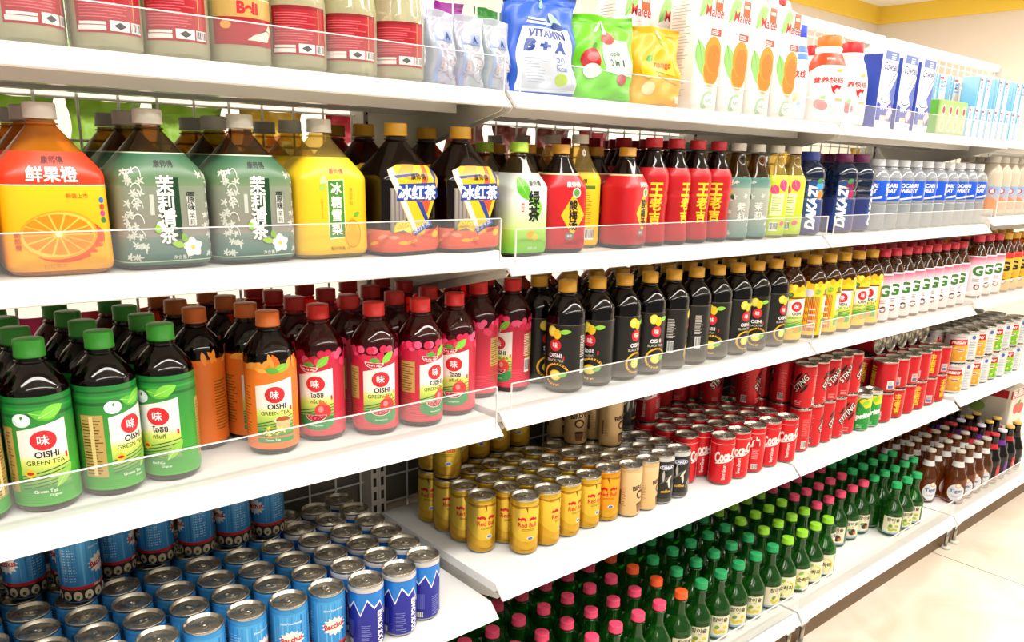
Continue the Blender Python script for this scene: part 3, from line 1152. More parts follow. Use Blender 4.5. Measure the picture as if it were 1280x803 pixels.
            a.text(BRAND, s + .006, .1145, .009, '#14110e', .03)
            a.poly([(s - 0.0354, .080), (s - 0.0307, .104), (s + 0.0401, .106), (s + 0.0472, .086), (s + 0.0354, .080)], '#1f3f9a')
            a.text('冰红茶', s + .004, .092, .0205, '#ffffff', .05, w=.071)
            a.poly([(s - 0.0071, .036), (s + 0.0283, .052), (s + 0.0307, .044), (s - 0.0024, .029)], '#2f55a8')
            a.text('冰力十足', s + .010, .0415, .0075, '#f4f4f4', .02, rot=.45)
            a.ell(s - .024, .038, .0165, .0145, '#f2c41c', a0=-.5, a1=3.4)
            a.ell(s - .024, .038, .0140, .0122, '#f9e27c', a0=-.4, a1=3.3)
            for g in range(5):
                a.poly([(s - .024, .0395), (s - .024 + .012 * math.cos(.35 + g * .6), .0395 + .0105 * math.sin(.35 + g * .6)), (s - .024 + .012 * math.cos(.75 + g * .6), .0395 + .0105 * math.sin(.75 + g * .6))], '#f3b91a')
            a.text('柠檬口味', s - .010, .020, .0055, '#f8d060', .01, rot=.2)
            a.leaf(s + .030, .026, .016, .005, .5, '#f2c428')
    return a


BIG = {}
for kind, liq, cap in (('orange', ORANG, '#e9e0d4'), ('jasmine', GREENT, '#e6e0d2'), ('pear', PEARJ, '#ece4d4'), ('icetea', TEA, '#dda428')):
    b = big_body()
    BIG[kind] = bottle('juice_bottle' if kind in ('orange', 'pear') else 'tea_bottle', 'bottle', b, liq, big_art(kind, b, .0575), .0172, .172, .190, cap)
z2 = ZT[0][1]
bigs = [('orange', -.756, .078, 'big orange juice bottle cut by the left edge'), ('orange', -.637, .078, 'big orange juice bottle with sliced orange on yellow label'),
        ('jasmine', -.520, .080, 'big jasmine tea bottle beside the orange juice bottle'), ('jasmine', -.403, .083, 'big jasmine tea bottle beside the yellow pear bottle'),
        ('pear', -.2870, .085, 'big yellow pear drink bottle with green name strip'), ('icetea', -.1710, .068, 'big lemon iced tea bottle beside the pear bottle'),
        ('icetea', -.0555, .062, 'big lemon iced tea bottle left of the bay joint')]
backn = {'orange': 'juice bottle with pale cap', 'jasmine': 'jasmine tea bottle', 'pear': 'pear drink bottle', 'icetea': 'iced tea bottle'}
for i, (kind, X, y, lb) in enumerate(bigs):
    BIG[kind].put(X, y, z2, random.uniform(-.04, .06) + (.06 if i > 4 else 0), lb, 'big square bottles on the upper left shelf')
    for j in (1, 2):
        BIG[kind].put(X + .004 * j, y + .1 * j, z2, random.uniform(-.05, .05), '%s, %s, %s from left of the upper left shelf' % (backn[kind], rowname(j), ORD[i]), 'big square bottles in the rows behind')


# ------------------------------------------------------------------ smaller bottles right of the joint
def mid_body(hx=.044, hy=.037, h=.185, e=4.2):
    k = h / .185
    return Body(cr([(0, hx * .84, hy * .84, min(3.5, e)), (0, hx * .84, hy * .84, min(3.5, e)), (.004 * k, hx * .95, hy * .95, min(4, e)), (.012 * k, hx, hy, e), (.012 * k, hx, hy, e), (.112 * k, hx * .985, hy * .985, e), (.112 * k, hx * .985, hy * .985, e),
                    (.120 * k, hx * .93, hy * .94, min(3.6, e)), (.145 * k, hx * .58, hy * .62, min(2.6, e)), (.160 * k, .0165, .0165, 2), (.166 * k, .0145, .0145, 2), (.168 * k, .0142, .0142, 2), (.168 * k, .0142, .0142, 2)], 3), 44)


def mid_art(kind, b):
    a = Art(b, .00025)
    C = b.per
    for s in (0, C / 2):
        if kind == 'green':
            if s == 0:
                a.wrap(.006, .045, '#6fbf2e', '#a8d85a').wrap(.045, .095, '#c4e284', '#f0f0e6').wrap(.095, .136, '#eef0e8', '#b9bfb4')
            a.leaf(s - .036, .130, .046, .012, -.95, '#5fb82e', '#c8ec8a')
            a.leaf(s - .014, .098, .038, .008, -.4, '#86cc46')
            a.leaf(s + .002, .060, .030, .006, .9, '#7cc23c')
            a.text(BRAND, s + .004, .120, .009, '#1a1a16', .02)
            a.text('绿茶', s + .002, .083, .024, '#141a12', .04, vert=True, gap=1.05)
            a.rect(s - .026, .074, s - .020, .088, '#d8401f')
            a.text('蜂蜜', s - .023, .081, .005, '#ffffff', 0, vert=True)
            a.ell(s - .004, .036, .010, .007, '#f3a92a')
            a.ell(s + .006, .032, .007, .006, '#f7c54a')
            a.text('绿茶 500', s, .014, .0052, '#f4f8ea', .01)
        elif kind == 'plum':
            if s == 0:
                a.wrap(.008, .134, '#b81a26', '#cc1f26').wrap(.1335, .1365, '#e6d8a0')
            a.text(BRAND, s + .008, .118, .009, '#f6f0ec', .03)
            a.poly([(s + .008, .030), (s + .033, .066), (s + .008, .102), (s - .017, .066)], '#f3bd2a')
            a.text('酸梅汤', s + .008, .066, .0165, '#16110c', .035, vert=True, gap=1.05)
            a.ell(s + .014, .104, .0085, .0085, '#e8e8d2')
            a.ell(s + .014, .104, .0062, .0062, '#6a9a48')
            a.ell(s + .002, .030, .0095, .0068, '#77706c')
            a.text('梅汤', s + .002, .030, .005, '#e8e4e0', .02)
            a.text('酸梅汁饮品', s + .005, .017, .005, '#7a1016', 0)
        elif kind == 'pear':
            if s == 0:
                a.wrap(.006, .138, '#f0bc1c', '#f6cf2a')
            a.text(BRAND, s - .012, .122, .009, '#3a2c10', .02)
            a.lines(s - .004, .046, s + .014, .104, 15, '#b58a1c', .4, 5)
            a.rect(s - .002, .108, s + .020, .1145, '#5a7a2a')
            a.bars(s, .016, s + .020, .036)
            a.rect(s - .020, .100, s - .018, .106, '#2a2a20')
            a.leaf(s - .016, .058, .012, .004, -.6, '#7fae34')
        elif kind == 'jasmine':
            if s == 0:
                a.wrap(.006, .050, '#6f9088', '#9aa69c').wrap(.050, .112, '#a8a49a', '#a9b2a4').wrap(.112, .134, '#7fa096', '#3f7a6a')
            R = random.Random(8)
            for i in range(16):
                x, z = R.uniform(-.036, .036), R.uniform(.014, .128)
                for g in range(5):
                    a.leaf(s + x, z, R.uniform(.004, .008), .0014, g * 1.257 + i, '#d6dad2')
            a.ell(s - .020, .104, .004, .004, '#e8c23a')
            a.leaf(s - .018, .098, .012, .004, -1.2, '#2f5a2a')
            a.text('茉莉', s + .006, .062, .018, '#e6e8e0', .02, vert=True)
        elif kind == 'guava':
            if s == 0:
                a.wrap(.006, .140, '#b9d22c', '#d2e03a')
            a.leaf(s + .004, .132, .030, .011, -1.25, '#e0507a', '#f7a8b8')
            a.leaf(s - .020, .118, .026, .010, -.9, '#e0507a', '#f7a8b8')
            a.poly([(s - .020, .050), (s + .010, .050), (s + .014, .100), (s - .018, .098)], '#e6ecb8')
            a.lines(s - .016, .056, s + .008, .094, 7, '#a3b030', .3, 2)
            a.bars(s - .018, .016, s + .002, .036)
            a.leaf(s + .006, .030, .018, .006, .3, '#e26a84')
            a.ell(s - .026, .104, .004, .004, '#d8562a')
    return a


MID = {}
for kind, liq, cap, hx, hy in (('green', GREENT, '#b2dc3a', .045, .038), ('plum', BTEA, '#d89a2a', .0425, .036), ('pear', PEARJ, '#e9e2d0', .037, .034), ('jasmine', GREENT, '#e2dccc', .0335, .0325), ('guava', PEARJ, '#e6dfd0', .0326, .0318)):
    h = .185 if kind == 'green' or kind == 'plum' else .205
    b = mid_body(hx, hy, h, 2.15 if hx < .0365 else 4.2)
    MID[kind] = bottle('juice_bottle' if kind in ('plum', 'pear', 'guava') else 'tea_bottle', 'bottle', b, liq, mid_art(kind, b), .0160, h - .016, h, cap)


def wang_tmpl():
    P = [(0, .029), (0, .029), (.004, .034), (.012, .0355), (.026, .0345), (.040, .0335), (.060, .0325), (.078, .0335), (.090, .0350), (.102, .0338), (.108, .0350), (.130, .0352), (.142, .0325), (.150, .0285), (.150, .0285), (.158, .025), (.170, .0190), (.182, .0148), (.186, .0142), (.186, .0142)]
    P = [(z, q * .94) for z, q in P]
    b = Body(cr(P, 3), 44)
    a = Art(b, .00025)
    a.wrap(.008, .150, '#b0131f', '#c2141f')
    C = b.per
    for s in (0, C / 2):
        a.text('王老吉', s, .082, .024, '#f4d42a', .05, vert=True, gap=1.12)
        a.lines(s + C / 4 - .010, .03, s + C / 4 + .010, .12, 16, '#d8584a', .35, 9)
    return bottle('herbal_tea_bottle', 'bottle', b, BTEA, a, .0168, .188, .206, '#c41822')


WANG = wang_tmpl()
z2 = ZT[1][1]
row2 = [('green', .064, .058, .05, 'green tea bottle with lime cap beside the bay joint'), ('plum', .165, .062, -.22, 'red plum drink bottle with yellow diamond facing the aisle'),
        ('pear', .257, .108, -.35, 'yellow pear drink bottle between the two red plum bottles'), ('plum', .3365, .060, .22, 'red plum drink bottle turned half sideways beside herbal teas')]
for kind, X, y, rz, lb in row2:
    MID[kind].put(X, y, z2, rz, lb, 'mixed bottles on the second shelf')
for i, X in enumerate((.418, .487, .556, .627)):
    WANG.put(X, .066, z2, face(X, .066, (.35, .95, .6, .1)[i]), 'red herbal tea bottle with yellow characters, %s from left' % ORD[i], 'red herbal tea bottles')
for i, X in enumerate((.7005, .7745)):
    MID['jasmine'].put(X, .066, z2, (-.6, -.75)[i], 'small jasmine tea bottle beside the %s' % ('red herbal tea', 'lime guava bottles')[i], 'small jasmine tea bottles')
for i, X in enumerate((.8475, .9195)):
    MID['guava'].put(X, .064, z2, (-.5, -.9)[i], 'lime guava drink bottle beside the %s' % ('jasmine tea', 'blue bottles')[i], 'lime guava drink bottles')
# their rows behind
bk = [('green', .070, 'tea bottle'), ('plum', .172, 'plum drink bottle'), ('pear', .262, 'pear drink bottle'), ('plum', .352, 'plum drink bottle'), ('W', .432, 'herbal tea bottle'), ('W', .505, 'herbal tea bottle'),
      ('W', .580, 'herbal tea bottle'), ('jasmine', .660, 'jasmine tea bottle'), ('jasmine', .740, 'jasmine tea bottle'), ('guava', .815, 'guava bottle'), ('guava', .890, 'guava bottle')]
for i, (kind, X, n) in enumerate(bk):
    for j in (1, 2, 3):
        t = WANG if kind == 'W' else MID[kind]
        t.put(X, (.10 if kind == 'pear' else .07) + .088 * j, z2, random.uniform(-.1, .1), '%s, %s, %s from the joint' % (n, rowname(j), ORD[i]), 'second-shelf bottles in the rows behind')


def blue_tmpl(cap, fruit):
    P = [(0, .031), (0, .031), (.004, .0375), (.012, .0400), (.040, .0400), (.085, .0400), (.085, .0400), (.089, .0375), (.093, .0400), (.104, .0402), (.108, .0378), (.112, .0402), (.128, .0402), (.132, .0385), (.136, .0400), (.150, .0385), (.162, .0320), (.170, .0240), (.174, .0215), (.174, .0215)]
    b = Body(cr(P, 2), 44)
    a = Art(b, .0003)
    C = b.per
    a.wrap(.006, .088, '#2a2f7a', '#27356a')
    for s in (0, C / 2):
        a.poly([(s - .020, .02), (s + .026, .03), (s + .030, .130), (s - .012, .126)], '#2c4a86')
        a.text('DAKAZI', s + .003, .066, .026, '#f4f6fa', .06, rot=PI / 2, shear=.25, w=.105)
        a.ell(s + .020, .116, .012, .010, fruit)
        a.ell(s + .024, .096, .009, .011, '#e88a30' if fruit != '#8a2050' else '#b03060')
        a.leaf(s + .010, .124, .020, .006, .5, '#3f8a3c')
        a.bars(s + C / 4 - .012, .018, s + C / 4 + .010, .046)
        a.lines(s + C / 4 - .012, .052, s + C / 4 + .012, .082, 8, '#9aa8d0', .35, 4)
    return bottle('sports_drink_bottle', 'bottle', b, BLUEB, a, .0225, .175, .196, cap, ring=False)


BT = {'blue': blue_tmpl('#2a3f9a', '#4aa6e0'), 'purple': blue_tmpl('#7a1d5c', '#8a2050')}
for X, y, kind, rz, lb in ((1.003, .070, 'blue', .35, 'blue-capped blue sports drink bottle beside the guava bottles'), (1.168, .072, 'purple', .15, 'purple-capped blue sports drink bottle, left one of the front pair'),
                           (1.255, .072, 'purple', 1.3, 'purple-capped blue sports drink bottle beside the clear water-like bottles'), (1.085, .150, 'purple', .4, 'purple-capped sports drink bottle standing one row back'),
                           (1.168, .156, 'purple', .1, 'purple-capped sports drink bottle, second row, left'), (1.255, .156, 'purple', .1, 'purple-capped sports drink bottle, second row, right')):
    BT[kind].put(X, y, ZT[1][1] if X < 1.02 else ZT[2][1], face(X, y, rz), lb, 'blue sports drink bottles')


def pocari_tmpl():
    P = [(0, .029), (0, .029), (.004, .0345), (.012, .0362), (.066, .0362), (.070, .0350), (.074, .0362), (.135, .0362), (.135, .0362), (.142, .0350), (.155, .0285), (.163, .0215), (.167, .0195), (.167, .0195)]
    b = Body(cr(P, 3), 44)
    a = Art(b, .00025)
    C = b.per
    a.wrap(.078, .131, '#1450c8', '#1a5ad8')
    for s in (0, C / 2):
        a.text('POCARI', s, .118, .011, '#ffffff', .04)
        a.text('SWEAT', s, .104, .011, '#ffffff', .04)
        a.poly([(s - .040, .080), (s + .040, .092), (s + .040, .086), (s - .020, .0785), (s - .040, .0785)], '#eef2f8')
        a.rect(s + C / 4 - .006, .092, s + C / 4 + .006, .124, '#e8ecf2')
        a.lines(s + C / 4 - .005, .094, s + C / 4 + .005, .122, 9, '#3a5a9a', .4, 6)
    return bottle('sports_drink_bottle', 'bottle', b, WATER, a, .0205, .168, .186, '#e9eaec', ring=False)


POC = pocari_tmpl()
for i in range(10):
    X = 1.336 + .0745 * i
    for j in range(3):
        POC.put(X, .066 + .078 * j, ZT[2][1], face(X, .066, .25 * ((i * 7) % 5) - .4) if j == 0 else random.uniform(-1, 1),
                'clear drink bottle with blue label, %s, %s column' % (rowname(j), ORD[i]), 'clear bottles with blue labels')


def milk_tmpl():
    P = [(0, .030), (0, .030), (.004, .034), (.012, .0355), (.120, .0355), (.120, .0355), (.140, .033), (.156, .026), (.164, .021), (.168, .0195), (.168, .0195)]
    b = Body(cr(P, 3), 40)
    a = Art(b, .00025)
    C = b.per
    a.wrap(.020, .095, '#e8b48a', '#7fb0dc')
    for s in (0, C / 2):
        a.poly([(s - .028, .02), (s + .028, .02), (s + .028, .05), (s, .064), (s - .028, .048)], '#e0966a')
        a.ell(s + .005, .08, .011, .009, '#d8262c')
        a.ell(s + .005, .08, .007, .0055, '#f6f2ea')
        a.rect(s + C / 4 - .015, .02, s + C / 4 + .015, .095, '#8e1c22')
    return bottle('milk_drink_bottle', 'bottle', b, CREAM, a, .0215, .169, .190, '#d8cfc0', ring=False)


MILK = milk_tmpl()
for i in range(5):
    for j in range(2):
        MILK.put(2.125 + .0785 * i, .064 + .08 * j, ZT[3][1], face(2.2, .06, .2), 'cream milk drink bottle in the far bay, %s, %s' % (rowname(j), ORD[i]), 'cream milk drink bottles in the far bay')


# ------------------------------------------------------------------ top shelf
def block(name, cat, part, w, d, h, e, roof, art_fn, base_col, mat=CARD, top_col=None, cap=None, side_parts=None):
    """folded carton: rounded box with an optional sloping roof"""
    t = Tmpl(name, cat)
    mb = MB()
    P = [(0, w / 2 * .98, d / 2 * .98, e), (.002, w / 2, d / 2, e), (h, w / 2, d / 2, e)]
    if roof:
        P += [(h + roof, w / 2 * .97, .006, e), (h + roof + .012, w / 2 * .97, .004, e)]
    else:
        P += [(h + .0015, w / 2 * .985, d / 2 * .985, e)]
    b = Body(P, 56)
    b.solid(mb, mat, base_col)
    a = Art(b, .0003)
    art_fn(a, w, d, h)
    a.build(mb, mat)
    t.part(part, mb)
    if cap:
        c = MB()
        r_, z0, col = cap
        Body([(z0, r_), (z0 + .010, r_), (z0 + .012, r_ * .9)], 22).solid(c, PLAS, col)
        t.part('cap', c)
    return t


def orange_carton(a, w, d, h):
    s = 0
    a.rect(-w / 2 + .002, h - .050, w / 2 - .001, h, '#fbf7f2')
    a.leaf(-w * .44, h * .60, .075, .018, -1.15, '#8cc66a', '#5aa03c')
    a.leaf(-w * .46, h - .045, .070, .014, .95, '#9ccf7a', '#62a648')
    a.ell(w * .12, h * .35, .026, .029, '#f6b040')
    a.ell(w * .13, h * .355, .024, .026, '#ea7a14')
    a.ell(w * .16, h * .49, .0275, .034, '#f08c14')
    a.ell(w * .20, h * .46, .021, .026, '#ea7410')
    a.ell(w * .20, h * .50, .0025, .0025, '#c86a10')
    a.text('Malee', w * .10, h * .855, .020, '#d8202c', .018, w=w * .72, shear=.12)
    a.text('น้ำส้ม', w * .02, h * .775, .008, '#e8a2a0', .0)
    a.text('100%', w * .06, h * .735, .006, '#e8a2a0', .0)
    a.rect(w * .02, h * .655, w * .42, h * .715, '#d83a34')
    a.lines(w * .05, h * .665, w * .38, h * .708, 3, '#f8d8d0', .5, 3)
    a.rect(w * .10, h - .028, w * .40, h + .002, '#ea5a2c')
    a.text('100%', w * .25, h - .010, .007, '#fff6ee', .03)
    a.lines(w * .02, h * .185, w * .38, h * .225, 3, '#b8b4ac', .4, 2)
    a.leaf(-w * .18, h * .02, .048, .014, .75, '#a8c8a0', '#dfe8da')
    a.ell(w * .13, h * .09, .016, .013, '#e6e8e4')
    a.text('NFC', w * .13, h * .09, .008, '#8aa48c', .02)
    # small print on the side panel
    q = -(w + d) / 2
    a.lines(q - d * .35, h * .12, q + d * .3, h * .92, 30, '#c9c2b6', .3, 7)


ORC = block('juice_carton', 'carton', 'box', .083, .07, .212, 16, .020, orange_carton, '#f6efe6', cap=(.014, .232, '#e8505a'))
zA = ZT[1][0]
for i, X in enumerate((.526, .618, .712, .806)):
    ORC.put(X, .072, zA, .03, 'orange juice carton on the top shelf, %s from left in the front row' % ORD[i], 'orange juice cartons')
ORC.put(.430, .175, zA, .03, 'orange juice carton standing behind the small yellow pouch', 'orange juice cartons')
ORC.put(.530, .175, zA, .03, 'orange juice carton behind the leftmost front carton', 'orange juice cartons')


def yogurt(name_lab, r, h, cap_col, band, art):
    k = h / .2
    P = [(0, r * .86), (0, r * .86), (.004, r * .97), (.012, r), (.085 * k, r * .99), (.115 * k, r * .93), (.140 * k, r * .80), (.155 * k, r * .66), (.163 * k, r * .60), (.172 * k, r * .62), (.176 * k, r * .50), (.176 * k, r * .50)]
    b = Body(cr(P, 3), 40)
    t = Tmpl('yogurt_drink_bottle', 'bottle')
    mb = MB()
    b.solid(mb, CARD, '#f6f2ee')
    t.part('bottle', mb)
    mb = MB()
    a = Art(b, .0004)
    art(a, r, h, k)
    a.build(mb, FILM)
    t.part('printed_label', mb)
    c = MB()
    R = r * .56
    Body([(.172 * k, R), (.178 * k, R * 1.02), (h - .003, R * 1.0), (h - .001, R * .95), (h, R * .85)], 28).solid(c, PLAS, cap_col)
    t.part('cap', c)
    return t


def big_yog(band):
    def f(a, r, h, k):
        a.wrap(.012, .120 * k, '#f8f4f0')
        if band:
            a.wrap(.132 * k, .160 * k, '#e84a1e')
            a.poly([(-r * 1.4, .115 * k), (-r * .4, .134 * k), (r * 1.4, .134 * k), (r * 1.4, .140 * k), (-r * 1.4, .140 * k)], '#e84a1e')
            a.rect(-r * 2.2, .02, -r * 1.25, .14 * k, '#e2461c')
            a.text('营养快线', 0, .1465 * k, .006, '#fbeee6', .02)
        a.text('营养快线', 0, .098 * k, .0135, '#d8281f', .035, w=r * 1.5)
        a.text('水果牛奶饮品', 0, .113 * k, .004, '#9a8a7a', 0)
        a.leaf(r * .3, .117 * k, .024, .004, .25, '#eda93a')
        a.ell(r * .35, .078 * k, .010, .010, '#d8242a')
        a.poly([(r * .05, .090 * k), (r * .2, .082 * k), (r * .4, .088 * k), (r * .66, .085 * k), (r * .5, .074 * k), (r * .18, .072 * k)], '#cf2028')
        a.ell(r * .42, .074 * k, .006, .006, '#f6d8d4')
        a.ell(-r * .35, .045 * k, .014, .012, '#f0a0a0')
        a.ell(-r * .2, .040 * k, .012, .010, '#e88a8c')
        a.leaf(-r * .35, .056 * k, .014, .005, .4, '#a8cf8a')
        a.rect(r * .35, .05 * k, r * .8, .058 * k, '#f2b070')
        a.lines(r * .1, .025, r * .8, .042, 3, '#d8c8bc', .4, 3)
    return f


def small_yog(a, r, h, k):
    a.wrap(.012, .105 * k, '#f8f6f2').wrap(.128 * k, .140 * k, '#5a8ad8').wrap(.143 * k, .156 * k, '#4a7ccf')
    a.text('养快线', 0, .098 * k, .0155, '#c82426', .035, w=r * 1.55)
    a.ell(0, .048 * k, .013, .012, '#eee6b0')
    a.ell(-.004, .051 * k, .0016, .0020, '#8a7a3a')
    a.ell(.004, .051 * k, .0016, .0020, '#8a7a3a')
    a.arcband(0, .048 * k, .006, .0055, .22, '#b8863a', PI + .4, 2 * PI - .4)
    a.leaf(-.014, .036 * k, .012, .005, 1.4, '#dfe6a0')
    a.leaf(.012, .030 * k, .012, .005, 1.6, '#a8cdea')


Y1 = yogurt('w', .029, .202, '#3a52c8', None, small_yog)
Y1.put(.897, .072, zA, face(.9, .07, .1), 'small white yogurt drink bottle with blue cap beside the juice cartons')
YO = yogurt('o', .050, .200, '#ee7a24', 1, big_yog(True))
YR = yogurt('r', .046, .196, '#e0242a', 1, big_yog(False))
YO.put(1.062, .090, zA, face(1.06, .09, .2), 'white yogurt drink bottle with orange cap, nearest in front')
YR.put(1.1635, .085, ZT[2][0], face(1.16, .08, .35), 'white yogurt drink bottle with red cap beside the milk cartons')
YR.put(1.16, .190, ZT[2][0], .3, 'white yogurt drink bottle with red cap standing one row back')
YO.put(.975, .190, zA, .3, 'white yogurt drink bottle with orange cap standing one row back')


def milk_carton(a, w, d, h):
    q = -(w + d) / 2
    a.rect(q - d * .48, .0, q + d * .48, h * .95, '#2c48b0')
    a.rect(-w / 2, 0, w / 2, h, '#fbfaf8')
    a.rect(-w * .42, h - .022, w * .42, h - .002, '#6478b8')
    a.lines(-w * .05, h - .020, w * .3, h - .005, 3, '#e8ecf6', .5, 3)
    a.text('Cowbell', w * .02, h * .80, .020, '#27357a', .02, w=w * .86, shear=.25)
    a.poly([(w * .08, h * .46), (w * .5, h * .72), (w * .5, h * .22), (w * .30, h * .34)], '#5468b8')
    a.poly([(-w * .02, h * .55), (w * .5, h * .80), (w * .5, h * .775), (-w * .02, h * .53)], '#20263e')
    a.poly([(-w * .5, h * .10), (-w * .5, h * .34), (-w * .1, h * .26), (w * .3, h * .36), (w * .5, h * .30), (w * .5, h * .10)], '#3850b4')
    a.ell(-w * .10, h * .385, w * .28, .010, '#26366e')
    a.ell(-w * .10, h * .388, w * .25, .008, '#f8f6f0')
    a.text('Pure', -w * .22, h * .66, .009, '#a8acc0', 0)
    a.text('Milk', -w * .2, h * .61, .009, '#a8acc0', 0)
    for i in range(4):
        a.leaf(-w * .34 + i * w * .17, h * .30, .014, .003, -1.0, '#f4f2ee')
    a.poly([(w * .02, h * .20), (w * .28, h * .32), (w * .46, h * .22), (w * .2, h * .10)], '#e2564a')
    a.poly([(w * .06, h * .20), (w * .28, h * .30), (w * .42, h * .22), (w * .2, h * .12)], '#f6f2ee')
    a.rect(-w * .3, h * .10, w * .08, h * .17, '#f0dcc8')
    for i in range(3):
        a.ell(-w * .28 + i * w * .2, h * .05, .008, .009, '#f8f8f8')


MC = block('milk_carton', 'carton', 'box', .088, .072, .186, 16, .018, milk_carton, '#f8f6f2')
for i, X in enumerate((1.280, 1.390, 1.498)):
    MC.put(X, .075, ZT[2][0], .02, 'white and blue milk carton with cursive name, %s from left' % ORD[i], 'blue and white milk cartons')


def cup_pack(a, w, d, h):
    a.rect(-w / 2, 0, w / 2, h, '#b8c890', '#9ebf6a')
    a.rect(-(w + d) / 2 - d * .45, 0, -w / 2 - .002, h, '#5aa83a')
    for i in range(4):
        x = -w * .36 + i * w * .24
        a.ell(x, h * .72, .013, .015, '#f4f4e8')
        a.ell(x, h * .72, .009, .010, '#c8402c')
        a.ell(x, h * .28, .017, .018, '#dfe6c4')
        a.ell(x, h * .28, .012, .012, '#aebf8a')


CP = block('cup_multipack', 'carton', 'sleeve', .19, .07, .092, 16, 0, cup_pack, '#a9bf78')
CP.put(1.698, .075, ZT[2][0], 0, 'green cardboard sleeve of four cups beside the milk cartons')


def small_milk(a, w, d, h):
    q = -(w + d) / 2
    a.rect(q - d * .48, 0, q + d * .48, h, '#6fc0ea', '#a8daf4')
    a.rect(-w / 2, 0, w / 2, h, '#e8f2fa', '#f6fbff')
    a.rect(-w / 2, 0, -w / 2 + .006, h, '#5fb4e6')
    a.rect(-w * .38, h * .86, w * .05, h * .93, '#e0402a')
    a.text('UHT', w * .02, h * .76, .010, '#2c56a8', .04, w=w * .6)
    a.text('MILK', w * .05, h * .64, .008, '#2c56a8', .03, w=w * .5)
    a.rect(-w * .3, h * .50, w * .3, h * .54, '#7fb8e0')
    for i in range(3):
        a.leaf(-w * .25 + i * w * .24, h * .10, .034, .006, 1.5, '#f4e8dc', '#e6c8a8')


SM = block('small_milk_carton', 'carton', 'box', .042, .05, .086, 14, 0, small_milk, '#e8f2fa')
k = 0
for i in range(9):
    X = 1.823 + .049 * i
    Z0 = ZT[2][0] if X < 2.018 else ZT[3][0]
    SM.put(X, .068, Z0, .02, 'small pale blue milk carton, bottom layer, %s from left' % ORD[i], 'small pale blue milk cartons')
    if i > 0:
        SM.put(X, .068, Z0 + .0878, .02 if i % 3 else .35, 'small pale blue milk carton, top layer, %s from left' % ORD[i - 1], 'small pale blue milk cartons')
for i in range(5):
    SM.put(1.665 + .05 * i, .135, ZT[2][0] + .0002, .3 if i % 2 else -.15, 'small pale blue milk carton behind the cup sleeve, %s lower one' % ORD[i], 'small milk cartons behind the cup sleeve')
    SM.put(1.665 + .05 * i, .135, ZT[2][0] + .0878, .3 if i % 2 else -.15, 'small pale blue milk carton above the cup sleeve, %s from left' % ORD[i], 'small milk cartons behind the cup sleeve')


def pouch(name, cat, w, h, d, base, art_fn, mat=FILM, crimp=True, lean=0):
    t = Tmpl(name, cat)
    P = [(0, w / 2 * .90, d / 2 * .70, 5), (0, w / 2 * .90, d / 2 * .70, 5), (.006, w / 2 * .97, d / 2 * .95, 4), (h * .18, w / 2, d / 2, 3.2), (h * .45, w / 2 * .985, d / 2 * .90, 3), (h * .70, w / 2 * .96, d / 2 * .55, 3.2),
         (h * .88, w / 2 * .95, d / 2 * .16, 4), (h * .92, w / 2 * .97, .0016, 8), (h, w / 2 * .98, .0014, 8)]
    prof = cr(P, 6)
    b = Body(prof, 112)
    mb = MB()
    b.solid(mb, mat, base)
    # crumple the film a little
    R = random.Random(int(w * 1e4) + int(h * 1e4))
    ph = [R.uniform(0, 6) for _ in range(6)]
    a = Art(b, .0012)
    a.STEP = .0004
    art_fn(a, w, h, d)
    a.build(mb, FILM)

    def wob(p):
        x, y, z = p
        k_ = min(1, z / .02)
        return (x + k_ * .0022 * math.sin(z * 95 + ph[0]) + k_ * .002 * math.sin(x * 70 + z * 40 + ph[3]), y + k_ * (.0026 * math.sin(x * 85 + z * 70 + ph[1]) + .0016 * math.sin(x * 160 - z * 120 + ph[2]) + lean * z), z + .5 * k_ * .004 * math.sin(x * 60 + ph[4]) * (z / h))
    mb.v = [wob(p) for p in mb.v]
    t.part('pouch', mb)
    return t


def blue_pouch(a, w, h, d):
    a.rect(-w * .38, h * .03, w * .44, h * .66, '#dfe4ee', '#eef0f6')
    a.rect(-w * .34, h * .06, w * .40, h * .50, '#c6cbd8', '#e2e5ee')
    a.text('VITAMIN', w * .03, h * .60, .013, '#27418e', .04, w=w * .62)
    a.text('B + A', w * .03, h * .48, .019, '#2f4c9e', .06, w=w * .60)
    a.text('20', w * .22, h * .345, .013, '#5a6ea8', .03)
    a.text('kcal', w * .22, h * .27, .009, '#5a6ea8', .02)
    a.ell(w * .20, h * .16, .010, .010, '#b6cf3e')
    a.lines(-w * .25, h * .12, w * .06, h * .38, 9, '#aab2c6', .3, 3)
    a.rect(-w * .34, h * .69, w * .20, h * .715, '#e6ecf6').rect(-w * .34, h * .73, w * .12, h * .75, '#e6ecf6')
    a.ell(w * .30, h * .74, .014, .012, '#a8d0b8')
    a.ell(w * .30, h * .69, .012, .006, '#2c4a8e')
    a.ell(w * .02, h * .90, .022, .008, '#8fd0b0')
    a.text('Jele', w * .02, h * .90, .009, '#f0f6ee', .03)
    a.ell(-w * .22, h * .95, .006, .005, '#e8eef8')


def green_pouch(a, w, h, d):
    a.poly([(-w * .02, h * .34), (w * .46, h * .30), (w * .46, h * .72), (w * .0, h * .76)], '#cfe8d4')
    a.ell(w * .12, h * .74, .022, .010, '#e0605a')
    a.text('apple', w * .22, h * .56, .010, '#4a6a54', .0, shear=.3)
    a.text('2 in 1', w * .22, h * .46, .011, '#1d3a24', .02, shear=.2)
    a.ell(-w * .22, h * .48, .018, .018, '#c01c26')
    a.ell(-w * .20, h * .50, .010, .008, '#e86060')
    a.leaf(-w * .22, h * .60, .014, .005, .8, '#3f8a2e')
    a.ell(-w * .20, h * .34, .015, .012, '#e8efe2')
    a.ell(w * .26, h * .26, .012, .010, '#a82830')
    a.rect(-w * .02, h * .78, w * .10, h * .94, '#eef6e6')
    a.leaf(-w * .36, h * .80, .034, .008, .6, '#e8f6c8')


